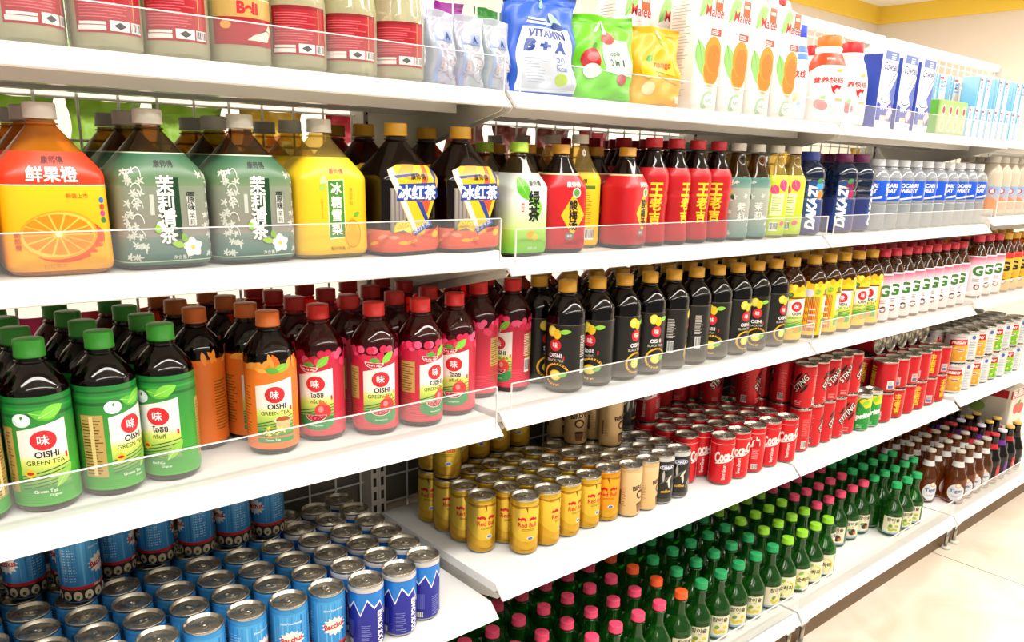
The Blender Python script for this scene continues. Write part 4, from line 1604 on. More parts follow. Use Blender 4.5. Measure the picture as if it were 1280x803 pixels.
def yellow_pouch(a, w, h, d):
    a.poly([(-w * .12, h * .44), (w * .30, h * .40), (w * .30, h * .72), (-w * .12, h * .76)], '#f8d850')
    a.ell(w * .10, h * .60, .020, .017, '#f3b01c')
    a.text('mango', w * .06, h * .50, .012, '#d8562a', .02, w=w * .34, shear=.2)
    a.ell(-w * .22, h * .46, .017, .016, '#f6c41c')
    a.leaf(-w * .26, h * .56, .018, .006, .5, '#4f9a30')
    a.ell(-w * .20, h * .22, .013, .012, '#e6d6a8')
    a.leaf(w * .0, h * .80, .022, .007, .3, '#8fc23a')
    a.ell(w * .10, h * .90, .016, .007, '#fbeec0')
    a.rect(w * .34, h * .05, w * .42, h * .14, '#f4e4c0')
    a.poly([(-w * .02, h * .40), (w * .34, h * .30), (w * .34, h * .28), (-w * .02, h * .38)], '#c89a4a')


def clear_pouch(a, w, h, d):
    a.rect(-w * .40, h * .60, w * .40, h * .74, '#7f94c8', '#a9b6da')
    a.ell(-w * .15, h * .67, .008, .006, '#e8ecf4')
    a.text('A', w * .2, h * .67, .010, '#3a4a80', .03)
    for i in range(5):
        a.arcband(-w * .2 + (i % 2) * w * .36, h * .10 + i * h * .09, .011, .010, .18, '#b8aebc', .3 + i, 5.2 + i)
    a.text('B', -w * .22, h * .30, .013, '#c0a8a8', .03)
    a.text('A', w * .20, h * .34, .013, '#b0a0a8', .03)
    a.rect(-w * .44, 0.004, -w * .36, h * .6, '#8ea2d4')


PB = pouch('jelly_pouch', 'pouch', .132, .158, .060, '#2f62d0', blue_pouch)
PB.put(.112, .074, zA, -.30, 'big blue jelly drink pouch with vitamin panel beside the joint')
PG = pouch('jelly_pouch', 'pouch', .128, .142, .058, '#6fce22', green_pouch)
PG.put(.254, .070, zA, -.35, 'green apple jelly drink pouch between the blue and yellow ones')
PY = pouch('jelly_pouch', 'pouch', .112, .140, .058, '#f2ac18', yellow_pouch)
PY.put(.400, .070, zA, -.30, 'orange-yellow mango jelly drink pouch beside the juice cartons')
PY2 = pouch('jelly_pouch', 'pouch', .075, .120, .05, '#f3d23a', yellow_pouch)
PY2.put(.318, .120, zA, .0, 'narrow pale yellow pouch tucked behind the mango pouch')
PY3 = pouch('jelly_pouch', 'pouch', .125, .165, .05, '#f7b41e', yellow_pouch)
PY3.put(.205, .190, zA, -.1, 'tall yellow pouch standing behind the blue and green pouches')
PC = pouch('jelly_pouch', 'pouch', .050, .105, .040, '#c9d3ea', clear_pouch, BAGC)
for i, X in enumerate((-.0905, -.0365, .0165)):
    PC.put(X, .070, zA, (.1, -.1, .05)[i], 'small clear and blue jelly pouch, %s of the three at the joint' % ('left', 'middle', 'right')[i], 'small clear jelly pouches')
PW = pouch('jelly_pouch', 'pouch', .09, .15, .04, '#e3e8f4', clear_pouch)
PW.put(-.082, .150, zA, .25, 'taller white and blue jelly pouch behind the small clear ones')


def beli():
    P = [(0, .030), (0, .030), (.005, .0365), (.014, .0385), (.085, .0385), (.085, .0385), (.100, .0365), (.130, .0325), (.165, .0255), (.195, .0185), (.215, .0150), (.225, .0150), (.225, .0150)]
    b = Body(cr(P, 3), 44)
    a = Art(b, .00025)
    C = b.per
    a.rect(-.044, .024, .044, .078, '#a3141f', '#ad1a25')
    a.poly([(-.044, .056), (.044, .056), (.044, .078), (-.044, .078)], '#c9a45a')
    a.text('Beli', .002, .067, .0145, '#c82230', .05)
    a.poly([(.000, .030), (.030, .030), (.040, .044), (.036, .052), (.026, .042), (.008, .036)], '#f2e6c8')
    a.arcband(.028, .036, .010, .008, .14, '#3a241c', .6, 2.6)
    a.ell(-.026, .047, .007, .005, '#e8a040')
    a.rect(-.044, .078, .044, .0795, '#e8d8b0')
    front, s = a, C / 2
    a = Art(b, .00025)
    a.rect(s - .040, .020, s + .040, .078, '#a5141f', '#b01c28')
    a.rect(s - .040, .075, s + .040, .0795, '#8e1620')
    a.lines(s - .035, .036, s + .026, .073, 12, '#d8606a', .35, 3)
    a.rect(s - .038, .0225, s - .006, .0275, '#f2ede6').rect(s - .036, .0285, s - .006, .0315, '#f2ede6')
    a.rect(s - .002, .0225, s + .020, .0335, '#f2ede6')
    a.poly([(s + .002, .028), (s + .009, .032), (s + .016, .028), (s + .009, .024)], '#3a3a36')
    a.bars(s + .022, .0225, s + .038, .0335, 7)
    a.rect(s + .026, .035, s + .0268, .078, '#f0b050')
    return bottle('drink_bottle', 'bottle', b, MILKY, [front, a], .0175, .229, .248, '#d8c23a')


BL = beli()
z1 = ZT[0][0]
for i, (X, rz, lb) in enumerate(((-.640, PI + .5, 'milky drink bottle with dark red label at the left edge'), (-.556, PI + .15, 'milky drink bottle, second from left on top shelf'), (-.477, PI + .05, 'milky drink bottle, third from left, showing back label'),
                                 (-.397, .25, 'milky drink bottle showing its red and gold front label'), (-.317, PI + .1, 'milky drink bottle, right of the one showing its front'), (-.238, PI + .05, 'milky drink bottle, second from the clear pouches'),
                                 (-.158, PI + .1, 'milky drink bottle beside the small clear pouches'), (-.722, PI, 'milky drink bottle cut by the left edge of the top shelf'))):
    BL.put(X, .080, z1, face(X, .08, rz), lb, 'milky drink bottles on the top shelf')
for i in range(7):
    BL.put(-.70 + .081 * i, .165, z1, random.choice((0, PI)) + .3, 'milky drink bottle standing one row back, %s from left' % ORD[i], 'milky drink bottles on the top shelf, second row')


# ------------------------------------------------------------------ drink cans
def rock_art(a, r, h):
    a.wrap(.006, h - .012, '#1c1f8a', '#2430a8')
    C = a.b.per
    n = 8
    top = []
    zs = [.074, .090, .066, .094, .078, .088, .060, .092, .074]
    for side in (0, C / 2):
        x0 = side - C / 4
        pts = [(x0 + C / 2 * i / 8, zs[i] * h / .118) for i in range(9)]
        a.poly([(p[0], p[1]) for p in pts] + [(x0 + C / 2, h - .013), (x0, h - .013)], '#1f7ed8')
        for p, q in zip(pts, pts[1:]):
            a.poly([(p[0], p[1] - .0022), (q[0], q[1] - .0022), (q[0], q[1] + .0016), (p[0], p[1] + .0016)], '#f2f5fa')
        a.text('ROCK POWER', side + .012, .040, .0125, '#eef1f6', .04, rot=PI / 2, w=.064)
        a.lines(side - .022, .012, side - .004, .050, 10, '#7a86d0', .3, 2)
        a.rect(side + C / 4 - .010, .010, side + C / 4 + .008, .020, '#d8dcc8')
        a.rect(side + C / 4 - .010, .026, side + C / 4 + .010, .055, '#5560b8')


def star_can(a, r, h):
    C = a.b.per
    a.wrap(.006, .026, '#24211c').wrap(.026, h - .012, '#2a86cf', '#46a4e2')
    for i in range(12):
        x = -C / 2 + C * (i + .5) / 12
        a.ell(x, .0155, .0062, .0080, '#c9bda0')
        a.ell(x, .0140, .0026, .0030, '#4a4438')
    a.wrap(.026, .0315, '#c22026')
    R = random.Random(3)
    for i in range(26):
        x = -C / 2 + C * i / 26
        a.rect(x, .034, x + R.uniform(.001, .003), h - .016, R.choice(['#5fb4ea', '#1f74bc', '#2c90d8']), same=True)
    for s in (0, C / 2):
        P = []
        for i in range(28):
            rr = 1 if i % 2 else .74
            g = 2 * PI * i / 28
            P.append((s + .021 * rr * math.cos(g), .062 + .0165 * rr * math.sin(g)))
        a.poly(P, '#f3efe6')
        a.text('Bacchus', s, .063, .010, '#c8222a', .04, w=.034, rot=.12)
        a.text('Drive Your Energy', s, .090, .0042, '#eaf4fc', .02)
        a.text('250ml', s - .008, .0288, .0036, '#f4e8e0', .03)
        a.lines(s + C / 4 - .012, .040, s + C / 4 + .010, .095, 12, '#cfe6f6', .3, 5)


def bull_art(deep):
    def f(a, r, h):
        C = a.b.per
        c1, c2 = ('#d8ae2c', '#efcf48') if not deep else ('#ee8a12', '#f6b028')
        a.wrap(.006, h - .012, c1, c2)
        a.wrap(.006, .030, '#b98a1c', '#c99c2a')
        for s in (0, C / 2):
            a.poly([(s - C / 4, .030), (s - C / 4, .052), (s - C / 8, .036), (s, .024), (s + C / 8, .036), (s + C / 4, .052), (s + C / 4, .030), (s, .012)], '#cfa028')
            a.poly([(s - C / 4, h - .016), (s - C / 4, h - .013), (s + C / 4, h - .013), (s + C / 4, h - .016), (s + C / 8, h - .020), (s, h - .016), (s - C / 8, h - .020)], '#b8801a')
            a.poly([(s - .006, h - .013), (s + .0, h - .013), (s, h - .028)], '#8e5e12')
            # two charging bulls
            for m_ in (-1, 1):
                B = [(.0015, .003), (.004, .0062), (.0085, .0072), (.0115, .0050), (.0145, .0062), (.0160, .0030), (.0140, .0008), (.0120, .0025), (.0100, .0005), (.0085, .0025), (.0050, .0020), (.0035, -.0005), (.0025, .0015)]
                a.poly([(s + m_ * x * 1.3, .0725 + z * 1.35) for x, z in (B if m_ > 0 else B[::-1])], '#d0202c')
            a.text('Red Bull', s, .0655, .0095, '#c81c2a', .025, w=.039)
            a.lines(s - .012, .0535, s + .014, .0585, 2, '#6a4a10', .4, 2)
            a.ell(s + .006, .037, .0070, .0040, '#e6e4dc')
            a.ell(s + .006, .037, .0052, .0028, '#5a7ab8')
            a.rect(s - .014, .0115, s + .014, .0125, '#8a5e10')
    return f


def cream_art(a, r, h):
    C = a.b.per
    a.wrap(.006, h - .012, '#d8ae70', '#e4c694')
    for s in (0, C / 2):
        a.text('BIRDY', s + .004, .072, .011, '#3a2216', .045, rot=.15)
        a.ell(s + .006, .054, .012, .011, '#4a2a1c')
        a.ell(s + .006, .053, .008, .0065, '#d8b07a')
        a.poly([(s - .002, .012), (s + .014, .012), (s + .017, .032), (s - .005, .032)], '#8a5a34')
        a.ell(s + .006, .032, .011, .0035, '#5a3420')
        a.arcband(s + .020, .024, .008, .009, .22, '#6a4630', -1.6, 1.6)
        a.rect(s + C / 4 - .004, .030, s + C / 4 + .001, .064, '#5a5a52')
        a.lines(s + C / 4 + .003, .028, s + C / 4 + .014, .070, 10, '#8a6a40', .3, 2)


def chai_art(a, r, h):
    C = a.b.per
    a.wrap(.006, h - .012, '#23221f', '#1a1a18')
    R = random.Random(12)
    for i in range(22):
        x = -C / 2 + C * i / 22
        z = R.uniform(.02, .075)
        a.leaf(x, z, R.uniform(.02, .04), .003, R.uniform(.6, 2.2), R.choice(['#b8b4aa', '#8a867c', '#d8d4ca', '#5a574f']))
    a.wrap(.006, .016, '#4a4842')
    for s in (0, C / 2):
        a.ell(s, .094 * h / .12, .018, .0062, '#e6e8ee')
        a.ell(s, .094 * h / .12, .0165, .0052, '#3a4a8a')
        a.text('CHALK', s, .094 * h / .12, .0065, '#f6f6f8', .04, w=.028)
        a.text('coffee', s, .034, .0075, '#d8a53a', .03)


def coke_art(a, r, h):
    C = a.b.per
    a.wrap(.006, h - .012, '#cf1420', '#d8161f')
    for s in (0, C / 2):
        a.text('Coca-Cola', s + .016, .080, .027, '#fbf6f2', .035, w=.076, shear=.35, rot=.22)
        a.poly([(s - .018, .056), (s + .012, .062), (s + .040, .074), (s + .040, .0762), (s + .010, .065), (s - .018, .0585)], '#fbf6f2')
        a.text('โคคาโคลา', s + .004, .036, .008, '#f6eae6', .03, rot=PI / 2, w=.040)
        q = s + C / 4
        a.rect(q - .010, .070, q + .006, .088, '#b8101a')
        a.lines(q - .011, .040, q + .009, .066, 8, '#f0b8b4', .3, 3)
        a.bars(q - .010, .012, q + .006, .026)
    a.wrap(h - .017, h - .016, '#f0c8c4')


def sting_art(a, r, h):
    C = a.b.per
    a.wrap(.006, h - .012, '#c91820', '#d21a22')
    for s in (0, C / 2):
        for i, (x, z) in enumerate(((-.010, .085), (-.002, .074), (.004, .066), (.010, .056), (.002, .080))):
            a.leaf(s + x - .010, z - .012, .034, .0042, .95, '#17110e')
        a.text('STING', s, .072, .020, '#17110e', .06, rot=.95, w=.062, shear=.3)
        a.text('STING', s, .072, .016, '#f2ece6', .01, rot=.95, w=.056, shear=.3)
        a.lines(s - .012, .012, s + .012, .026, 3, '#f09a94', .35, 4)
        q = s + C / 4
        a.lines(q - .010, .045, q + .010, .098, 13, '#e8807a', .3, 3)
        a.bars(q - .009, .012, q + .007, .032)


def sprite_art(a, r, h):
    C = a.b.per
    a.wrap(.006, h - .012, '#158a34', '#2aa53c')
    for s in (0, C / 2):
        a.poly([(s - C / 4, h - .013), (s + C / 4, h - .013), (s + C / 4, .080), (s + .008, .072), (s - .012, .092), (s - C / 4, .080)], '#f0d21e')
        a.arcband(s + .002, .088, .018, .016, .2, '#1f7a30', 1.0, 4.4)
        a.leaf(s - .004, .082, .026, .007, .5, '#8fcf2e')
        a.text('Sprite', s, .046, .021, '#ffffff', .05, w=.058, shear=.2, rot=.2)
        a.lines(s - .012, .012, s + .010, .024, 3, '#a8dca8', .35, 4)


def wang_can(a, r, h):
    C = a.b.per
    a.wrap(.006, h - .012, '#c0151f', '#cc1822')
    for s in (0, C / 2):
        a.text('王老吉', s, .048, .0185, '#f2c92c', .05, vert=True, gap=1.1)
        q = s + C / 4
        a.rect(q - .012, .012, q + .012, .038, '#f2f0ec')
        a.rect(q - .009, .015, q + .009, .024, '#5a6a9a')
        a.lines(q - .009, .027, q + .009, .036, 3, '#6a6a6a', .4, 2)
        a.text('凉茶', s, h - .017, .004, '#f0c8a0', .02)


def food_can(col1, col2, band):
    def f(a, r, h):
        C = a.b.per
        a.wrap(.006, h - .012, '#d6d8da', '#dcdedf')
        for s in (0, C / 2):
            a.rect(s - .040, .010, s + .040, .070, col1, col2)
            R = random.Random(5)
            for i in range(30):
                a.ell(s + R.uniform(-.036, .036), R.uniform(.014, .064), .004, .003, R.choice([col2, '#f6d88a', col1]), 8)
            a.poly([(s - .030, .064), (s + .032, .067), (s + .028, .088), (s - .030, .084)], '#d0202a')
            a.text('FRESHY', s, .0755, .010, '#fdf8f4', .05, w=.048, shear=.2)
            a.ell(s + .006, .050, .012, .005, '#f2eee4')
            a.rect(s - .006, .048, s + .016, .052, '#c8302a')
            a.rect(s - .02, .092, s + .02, .095, '#e8a0a4')
            q = s + C / 4
            a.ell(q, .085, .007, .007, '#5a6ab0')
            a.lines(q - .012, .014, q + .012, .072, 10, '#a8b0bc', .35, 6)
    return f


h4 = .118
CAN = {
    'rock': can('energy_drink_can', .0293, h4, rock_art),
    'star': can('energy_drink_can', .0293, h4, star_can, body_col='#3a90d0'),
    'bull': can('energy_drink_can', .0284, h4, bull_art(False), FOIL, body_col='#d9b232'),
    'amber': can('energy_drink_can', .0284, h4, bull_art(True), FOIL, body_col='#ee9a1c'),
    'cream': can('coffee_can', .0272, h4, cream_art, body_col='#d8b47c'),
    'chai': can('coffee_can', .0285, h4, chai_art),
    'coke': can('cola_can', .0296, .123, coke_art, body_col='#cf1420'),
    'sting': can('energy_drink_can', .0296, .123, sting_art, body_col='#c91820'),
    'sprite': can('soda_can', .0296, .115, sprite_art),
    'wang': can('herbal_tea_can', .0375, .0965, wang_can, body_col='#c0151f'),
    'corn': can('food_can', .0385, .106, food_can('#dc962a', '#efb54a', 0)),
    'peas': can('food_can', .0385, .106, food_can('#5fae2a', '#8fd03c', 0)),
}

# left bay, blue cans
z4 = ZT[0][3]
y0s = [.063, .047, .048, .063, .066, .076, .079, .084, .086, .088, .09]
for i in range(11):
    X = -.124 - .0635 * i if i else -.128
    kind = 'rock' if i < 3 else 'star'
    for j in range(6):
        y = y0s[i] + .0596 * j
        if y > .388:
            continue
        lb = '%s, %s, %s from right' % ('dark blue can with jagged white line' if kind == 'rock' else 'light blue can with white starburst', rowname(j), ORD[i] + ' column')
        rz = (PI / 2 - .25, .55, .45)[i] if (kind == 'rock' and j == 0) else ([.9, .2, .5, .4, .1][i % 5] if j == 0 else random.uniform(-3, 3))
        CAN[kind].put(X, y, z4, face(X, y, rz), lb, 'blue cans on the lower left shelf')
upl = [(-.622, .2634), (-.5585, .3128), (-.495, .3150), (-.4315, .3034), (-.368, .3014), (-.3045, .300), (-.6855, .3264), (-.749, .3284), (-.622, .3230)]
for i, (X, y) in enumerate(upl):
    CAN['star'].put(X, y + .0, z4 + h4 + .0006, .9 + .2 * i, 'light blue can stacked on top of the others, %s' % ('nearest to the front' if i == 0 else '%s of the upper layer' % ORD[i]), 'light blue cans of the upper layer')

# middle bay
z4 = ZT[1][3]
zu = z4 + h4 + .0006
gold = [(.072, .150, 4), (.136, .093, 5), (.196, .093, 5), (.258, .097, 5), (.320, .099, 5)]
for i, (X, y0, n) in enumerate(gold):
    for j in range(n):
        CAN['bull'].put(X, y0 + .0577 * j, z4, face(X, y0, [.4, .25, 1.1, .8, .75][i]) if j == 0 else random.uniform(-.8, .8), 'gold can with red bulls, %s, %s from left' % (rowname(j), ORD[i] + ' column'), 'gold cans on the middle bay')
for j in range(4):
    CAN['amber'].put(.380, .099 + .0577 * j, z4, face(.38, .1, .2 + j), 'orange-gold can beside the cream coffee cans, %s' % rowname(j), 'orange-gold cans')
ug = [(.072, .2655), (.072, .324), (.136, .3238), (.196, .3238), (.258, .328), (.320, .330)]
for i, (X, y) in enumerate(ug):
    CAN['bull'].put(X, y, zu, face(X, y, random.uniform(-.4, .4)), 'gold can standing on other cans, %s of the upper layer' % ORD[i], 'gold cans of the upper layer')
for i, X in enumerate((.436, .4925)):
    for j in range(5):
        CAN['cream'].put(X, .083 + .058 * j, z4, face(X, .08, [.9, 1.2][i]) if j == 0 else random.uniform(-1, 1), 'cream coffee can, %s, %s of two columns' % (rowname(j), ('left', 'right')[i]), 'cream coffee cans')
for i, (X, y) in enumerate(((.436, .257), (.436, .315), (.4925, .199), (.4925, .257), (.4925, .315))):
    CAN['cream'].put(X, y, zu, face(X, y, .1 + .4 * i), 'cream coffee can stacked upon another, %s of the upper layer' % ORD[i], 'cream coffee cans of the upper layer')
for i, X in enumerate((.5495, .608)):
    for j in range(5):
        CAN['chai'].put(X, .086 + .0585 * j, z4, face(X, .08, [.5, .3][i]) if j == 0 else random.uniform(-1, 1), 'black coffee can, %s, %s of two columns' % (rowname(j), ('left', 'right')[i]), 'black coffee cans')
for i, (X, y) in enumerate(((.608, .2615), (.608, .320), (.5495, .2615))):
    CAN['chai'].put(X, y, zu, .3, 'black coffee can stacked upon another, %s of three' % ORD[i], 'black coffee cans of the upper layer')
ck = [(.694, .130, 4), (.762, .071, 5), (.829, .072, 5), (.897, .072, 5), (.965, .071, 5), (1.0325, .062, 5)]
for i, (X, y0, n) in enumerate(ck):
    for j in range(n):
        y = y0 + .0635 * j
        rz = [1.2, .15, .1, -1.2, .3, .2][i] if j == 0 else random.uniform(-1, 1)
        if X > 1.02:
            X = 1.0515
        if j == 0 or i < 5:
            CAN['coke'].put(X if i < 5 else .9885 + .0445, y, z4, face(X, y, rz), 'red cola can with white script, %s, %s from left' % (rowname(j), ORD[i] + ' column'), 'red cola cans')
        else:
            CAN['coke'].put(1.033, y, z4, face(X, y, rz), 'red cola can beside the stacked energy cans, %s' % rowname(j), 'red cola cans')
uz = z4 + .1236
for i, (X, y) in enumerate(((.694, .257), (.694, .3205), (.762, .325), (.829, .326))):
    CAN['coke'].put(X, y, uz, face(X, y, .6 * i - .5), 'red cola can stacked upon another, %s of the upper layer' % ORD[i], 'red cola cans of the upper layer')
for i, (X, y) in enumerate(((.897, .326), (.965, .2615), (.965, .325), (1.033, .1890))):
    CAN['sting'].put(X, y, uz, face(X, y, .2 + .35 * i), 'red energy can standing on cola cans, %s of the upper layer' % ORD[i], 'red energy cans of the upper layer')
for i in range(5):
    X = 1.139 + .064 * i
    for j in range(4):
        y = .085 + .066 * j
        CAN['sting'].put(X, y, ZT[2][3], face(X, y, [-.9, 1.5, 1.3, 1.2, .35][i]) if j == 0 else random.uniform(-1, 1), 'red energy can, lower layer, %s, %s from left' % (rowname(j), ORD[i] + ' column'), 'stacked red energy cans')
        CAN['sting'].put(X, y, ZT[2][3] + .1236, face(X, y, [-.3, 1.3, .6, .7, 1.3][i]) if j == 0 else random.uniform(-1, 1), 'red energy can, upper layer, %s, %s from left' % (rowname(j), ORD[i] + ' column'), 'stacked red energy cans')
for i in range(2):
    for j in range(3):
        CAN['sprite'].put(1.4615 + .064 * i, .072 + .064 * j, ZT[2][3], face(1.48, .07, .25), 'green and yellow soda can, %s, %s of the pair' % (rowname(j), ('left', 'right')[i]), 'green soda cans')
for i in range(6):
    X = 1.600 + .0778 * i
    for j in range(3):
        y = .078 + .08 * j
        CAN['wang'].put(X, y, ZT[2][3], face(X, y, [1.5, .55, 1.4, .35, 2.2, .9][i]) if j == 0 else random.uniform(-1, 1), 'short red can, lower layer, %s, %s from left' % (rowname(j), ORD[i] + ' column'), 'short red cans with yellow characters')
        CAN['wang'].put(X, y, ZT[2][3] + .0972, face(X, y, [-.9, 1.75, 2.4, 1.6, .4, 2.3][i]) if j == 0 else random.uniform(-1, 1), 'short red can, upper layer, %s, %s from left' % (rowname(j), ORD[i] + ' column'), 'short red cans with yellow characters')
for i in range(5):
    CAN['wang'].put(1.640 + .0778 * i, .218, ZT[2][3] + .1940 + .0382, 0, 'red can lying on its side with lid forward, %s from left' % ORD[i], 'red cans lying on the stack', rx=PI / 2)
z4 = ZT[3][3]
for i in range(8):
    X = 2.12 + .081 * i
    kind = 'corn' if i < 4 else 'peas'
    for j in range(3):
        for lay in (0, 1):
            CAN[kind].put(X, .075 + .081 * j, z4 + .1066 * lay, face(X, .07, .25 if i % 2 == 0 else -.9) if j == 0 else random.uniform(-1, 1),
                          '%s food can, %s layer, %s, %s' % ('yellow' if kind == 'corn' else 'green', ('lower', 'upper')[lay], rowname(j), ORD[i] + ' column'), '%s food cans' % ('yellow' if kind == 'corn' else 'green'))

# ------------------------------------------------------------------ bottom deck: green glass bottles
SP = cr([(0, .027), (0, .027), (.003, .0320), (.010, .0338), (.016, .0340), (.078, .0340), (.078, .0340), (.088, .0325), (.100, .0265), (.112, .0190), (.122, .0145), (.134, .0130), (.152, .0125), (.158, .0135), (.162, .0135), (.162, .0135)], 3)


def soju(kind, capc):
    b = Body(SP, 32)
    a = Art(b, .00025)
    if kind == 'yellow':
        a.rect(-.036, .012, .036, .074, '#ece6c8')
        a.ell(0, .040, .026, .024, '#e8cf3a')
        a.ell(0, .040, .021, .019, '#f4ecb0')
        a.text('순하리', 0, .042, .013, '#26221a', .045, w=.040)
        a.leaf(-.018, .058, .018, .005, .5, '#8fc23a')
        a.leaf(-.022, .018, .016, .006, .1, '#7fb83a')
    else:
        a.rect(-.030, .012, .030, .070, '#e6dfbc')
        a.rect(-.030, .012, .030, .016, '#8ab0d0')
        a.text('참이슬', .002, .060, .012, '#1f1b16', .03, w=.040)
        a.text('soju', .004, .0505, .004, '#4a4238', .02)
        R = random.Random(4)
        if kind == 'plum':
            a.ell(.004, .032, .012, .011, '#35201e')
            a.ell(.012, .028, .006, .006, '#c8742a')
        elif kind == 'grape':
            for i in range(12):
                a.ell(R.uniform(-.012, .020), R.uniform(.022, .042), .0042, .0042, '#a9bf3e', 8)
        else:
            for i in range(10):
                a.ell(R.uniform(-.012, .020), R.uniform(.022, .042), .0046, .0046, '#d8c23a', 8)
        a.leaf(-.012, .036, .014, .005, .4, '#6f9a38')
    front, s = a, b.per / 2
    a = Art(b, .00025)
    a.rect(s - .026, .014, s + .026, .066, '#e4dec0')
    a.lines(s - .022, .020, s + .020, .062, 9, '#8a8468', .35, 4)
    return bottle('soju_bottle', 'bottle', b, SOJU, [front, a], .0160, .1625, .1800, capc)


SJ = {'pink': soju('plum', '#e8486e'), 'orange': soju('citrus', '#ee5a24'), 'green': soju('citrus', '#1f9a58'), 'lime': soju('yellow', '#8fd02a'), 'mint': soju('grape', '#1fa85c')}
plan = [(-.391, 'pink', 0), (-.316, 'pink', 0), (-.241, 'pink', 0), (-.166, 'pink', 0), (-.090, 'pink', 0), (-.014, 'pink', 0), (.062, 'pink', 0), (.138, 'pink', 0), (.214, 'pink', 0), (.290, 'pink', 0), (.366, 'pink', 0), (.441, 'pink', 0), (.516, 'pink', 0), (.597, 'orange', 0),
        (.676, 'green', 0), (.756, 'green', 0), (.833, 'green', 0), (.911, 'green', 0), (.991, 'green', 0), (1.066, 'lime', 0), (1.140, 'lime', 0), (1.212, 'lime', 0), (1.283, 'lime', 0),
        (1.354, 'pink', 1), (1.426, 'pink', 1), (1.500, 'pink', 1), (1.575, 'pink', 1), (1.649, 'pink', 1), (1.722, 'mint', 0), (1.797, 'mint', 0), (1.870, 'mint', 0), (1.943, 'mint', 1), (2.015, 'mint', 1)]
cn = {'pink': 'pink', 'orange': 'orange', 'green': 'dark green', 'lime': 'lime', 'mint': 'mint green'}
num = {}
for i, (X, kind, st) in enumerate(plan):
    grp = kind if not (kind == 'pink' and X > 1) else 'pinkfar'
    num[grp] = num.get(grp, 0) + 1
    lab = cn[kind] + '-capped green bottle' + (' at far right' if grp == 'pinkfar' else '')
    for j in range(st, 5):
        if X < .05 and j > 3:
            continue
        SJ[kind].put(X, .034 + .0765 * j, DECK, face(X, .03, random.uniform(.1, .75)) if j == st else random.uniform(-3, 3), '%s, %s, %s column' % (lab, rowname(j), ORD[num[grp] - 1]), '%s-capped green glass bottles%s' % (cn[kind], ' at far right' if grp == 'pinkfar' else ''))


def beer(glass, lab, capc, neck):
    P = cr([(0, .030), (0, .030), (.003, .0345), (.010, .0365), (.016, .0370), (.085, .0370), (.085, .0370), (.098, .0355), (.115, .0290), (.135, .0215), (.155, .0170), (.180, .0150), (.184, .0158), (.190, .0150), (.190, .0150)], 3)
    b = Body(P, 32)
    a = Art(b, .00025)
    C = b.per
    arts = []
    for s in (0, C / 2):
        a = Art(b, .00025)
        arts.append(a)
        if lab == 'tiger':
            a.ell(s, .045, .030, .032, '#e8e8ea')
            a.ell(s, .045, .0275, .0295, '#dcdde2')
            a.text('Tiger', s, .050, .016, '#1c3f7a', .02, w=.044, rot=.06)
            a.ell(s + .004, .073, .010, .009, '#e8922a')
            a.ell(s + .004, .073, .007, .0062, '#f4ead8')
            a.lines(s - .014, .028, s + .014, .036, 2, '#8a90a0', .4, 3)
        else:
            a.rect(s - .028, .018, s + .028, .076, lab[0])
            a.rect(s - .028, .040, s + .028, .060, lab[1])
            a.text(lab[2], s, .050, .010, lab[3], .04, rot=PI / 2 if len(lab) > 4 else 0, w=.040)
    a = Art(b, .00025)
    a.wrap(.138, .158, neck)
    return bottle('beer_bottle', 'bottle', b, glass, arts + [a], .0168, .1900, .1985, capc, ring=False)


BE = {'tiger': beer(BROWN, 'tiger', '#b9b4a4', '#d8d8d4'), 'red': beer(BLACKG, ('#c81e26', '#e03038', 'Bruno', '#f6f0ea', 1), '#c8242c', '#c8242c'), 'purple': beer(BLACKG, ('#5a2480', '#7a3aa0', 'GRAPE', '#f0e8f4', 1), '#d8d4e4', '#6a2a8a'),
      'cola': beer(BLACKG, ('#c42024', '#d8282c', 'STOUT', '#f6ece0'), '#d8b04a', '#b0242a'), 'dark': beer(BLACKG, ('#1c2a1e', '#2a3c2a', 'DRAFT', '#d8d4c0'), '#d8b04a', '#26221c')}
for i, X in enumerate((2.182, 2.262, 2.342, 2.422)):
    for j in range(5):
        BE['tiger'].put(X, .018 + .0775 * j, DECK, face(X, 0, .25) if j == 0 else random.uniform(-2, 2), 'brown beer bottle, %s, %s column from the green bottles' % (rowname(j), ORD[i]), 'brown beer bottles in the far bay')
for i in range(4):
    BE['tiger'].put(2.106, .090 + .0775 * i, DECK, random.uniform(-.6, .6), 'brown beer bottle at the bay joint, %s' % rowname(i + 1), 'brown beer bottles at the bay joint')
for i, (X, kind, d) in enumerate(((2.502, 'red', 'red-labelled dark bottle'), (2.582, 'purple', 'purple-labelled dark bottle'), (2.662, 'cola', 'dark bottle with gold cap and red label'), (2.742, 'dark', 'dark bottle with gold cap and dark label'))):
    for j in range(4):
        BE[kind].put(X, .018 + .0775 * j, DECK, .3 if j == 0 else random.uniform(-2, 2), '%s, %s, right of the brown beers' % (d, rowname(j)), 'dark bottles right of the brown beers')


def crate_art(a, w, d, h):
    a.rect(-w / 2, 0, w / 2, h, '#dcd2c0', '#e6dece')
    a.rect(-w / 2, h * .74, w / 2, h * .97, '#c4202a')
    a.text('FRUIT', -w * .16, h * .855, .030, '#f6efe8', .05)
    a.text('FRESH', w * .26, h * .855, .026, '#f6efe8', .03)
    a.ell(-w * .10, h * .42, .035, .024, '#c8302c')
    a.leaf(-w * .05, h * .50, .04, .012, .5, '#4a8a34')
    a.ell(w * .2, h * .38, .035, .024, '#d8402c')
    q = -(w + d) / 2
    a.rect(q - d * .46, h * .74, q + d * .46, h * .97, '#c4202a')
    a.text('FRUIT', q, h * .855, .034, '#f6efe8', .05)
    a.ell(q, h * .40, .034, .026, '#8fb04a')


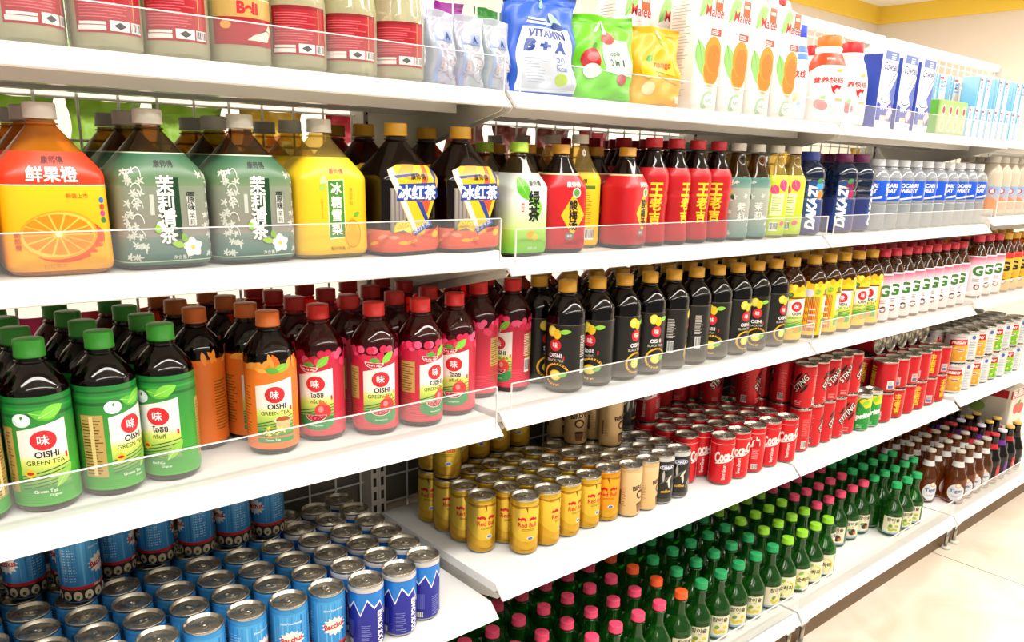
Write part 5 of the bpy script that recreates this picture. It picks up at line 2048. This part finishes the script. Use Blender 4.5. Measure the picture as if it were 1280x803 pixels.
CRT = block('fruit_drink_box', 'box', 'box', .17, .25, .150, 20, 0, crate_art, '#dcd2c0')
CRT.put(2.90, .20, DECK, 0, 'cardboard fruit box with red band, lower one at far right')
CRT.put(2.90, .20, DECK + .1525, 0, 'cardboard fruit box with red band, upper one at far right')

# ------------------------------------------------------------------ goods on the far side, seen through the wire grid
def pack_art(c2, c3):
    def f(a, w, h, d):
        C = a.b.per
        for s in (0, C / 2):
            a.rect(s - w * .40, h * .12, s + w * .40, h * .52, c2)
            a.ell(s, h * .66, w * .30, h * .10, c3)
            a.lines(s - w * .3, h * .16, s + w * .28, h * .46, 6, c3, .35, 4)
            a.bars(s + w * .10, h * .30, s + w * .34, h * .72)
    return f


PK = {}
for nm, c1, c2, c3 in (('purple', '#a01fa0', '#b83ab4', '#e8c0e4'), ('green', '#1f8a2e', '#38a83c', '#f2d23a'), ('yellow', '#f4c21e', '#f8dc5a', '#e0702a'), ('lime', '#a8dc3a', '#d8f0a0', '#f6f8ea'), ('red', '#d02a3a', '#e85a62', '#f8e6e0'),
                       ('white', '#f0ece4', '#cfe8ee', '#f0a030'), ('brown', '#7a2a1c', '#a0402a', '#e8c8a0'), ('pink', '#e83a7a', '#f47aa4', '#fbe6ee')):
    PK[nm] = pouch('snack_pack', 'snack pack', .125, .19, .05, c1, pack_art(c2, c3))
levels = [(1.41, 'top', [(-.9, 'lime'), (-.76, 'purple'), (-.62, 'green'), (-.48, 'lime'), (-.34, 'yellow'), (-.20, 'white'), (.125, 'purple'), (.262, 'purple'), (.41, 'green'), (.57, 'yellow'), (.71, 'yellow'), (.85, 'white'), (1.12, 'white'), (1.26, 'white'), (1.40, 'white')]),
          (1.16, 'middle', [(-.86, 'lime'), (-.72, 'lime'), (-.58, 'lime'), (-.44, 'lime'), (-.30, 'lime'), (-.14, 'yellow'), (.04, 'red'), (.18, 'red'), (.33, 'brown'), (.47, 'brown'), (.61, 'brown'), (.76, 'red'), (1.10, 'white'), (1.24, 'white'), (1.40, 'white'), (1.54, 'white'), (1.70, 'yellow'), (2.2, 'yellow'), (2.36, 'yellow')]),
          (.80, 'lower', [(-.88, 'pink'), (-.74, 'white'), (-.60, 'pink'), (-.46, 'red'), (-.32, 'yellow'), (-.18, 'white'), (.10, 'red'), (.25, 'yellow'), (.40, 'white')])]
for z, nm, row in levels:
    seen = {}
    for X, c in row:
        seen[c] = seen.get(c, 0) + 1
        PK[c].put(X, .56, z, PI + random.uniform(-.1, .1), '%s snack pack seen through the wire grid, %s far-side shelf, %s' % (c, nm, ORD[seen[c] - 1]), 'snack packs on the far side')

# small marks left on the shelf lips
def mark(x, zb, u, pts, col, name):
    mb = MB()
    v = []
    for dx, dz in pts:
        t = (u + dz) / .027
        v.append((x + dx, .0022 + .0225 * t - .0009, zb + .0018 + .0250 * t + .0006))
    mb.add(v, [tuple(range(len(v)))], PLAS, col, False)
    o = mb.obj(name)
    return o


gs = [o for o in COL.objects if o.name.startswith('gondola_shelf')]
for x, k_, i_, u, pts, col in ((-.590, 0, 2, .020, [(0, 0), (.006, .0012), (.003, -.004)], '#e0405a'), (-.60, 0, 2, .016, [(0, 0), (.002, .0), (.001, .002)], '#e0405a'), (-.066, 0, 3, .010, [(0, 0), (.007, -.001), (.006, .006), (.002, .005)], '#4ad03a')):
    zb = ZB[k_][i_]
    o = mark(x, zb, u, pts, col, 'sticker_scrap')
    o.parent = gs[k_]
    o.location = (-gs[k_].location.x, -gs[k_].location.y, 0)
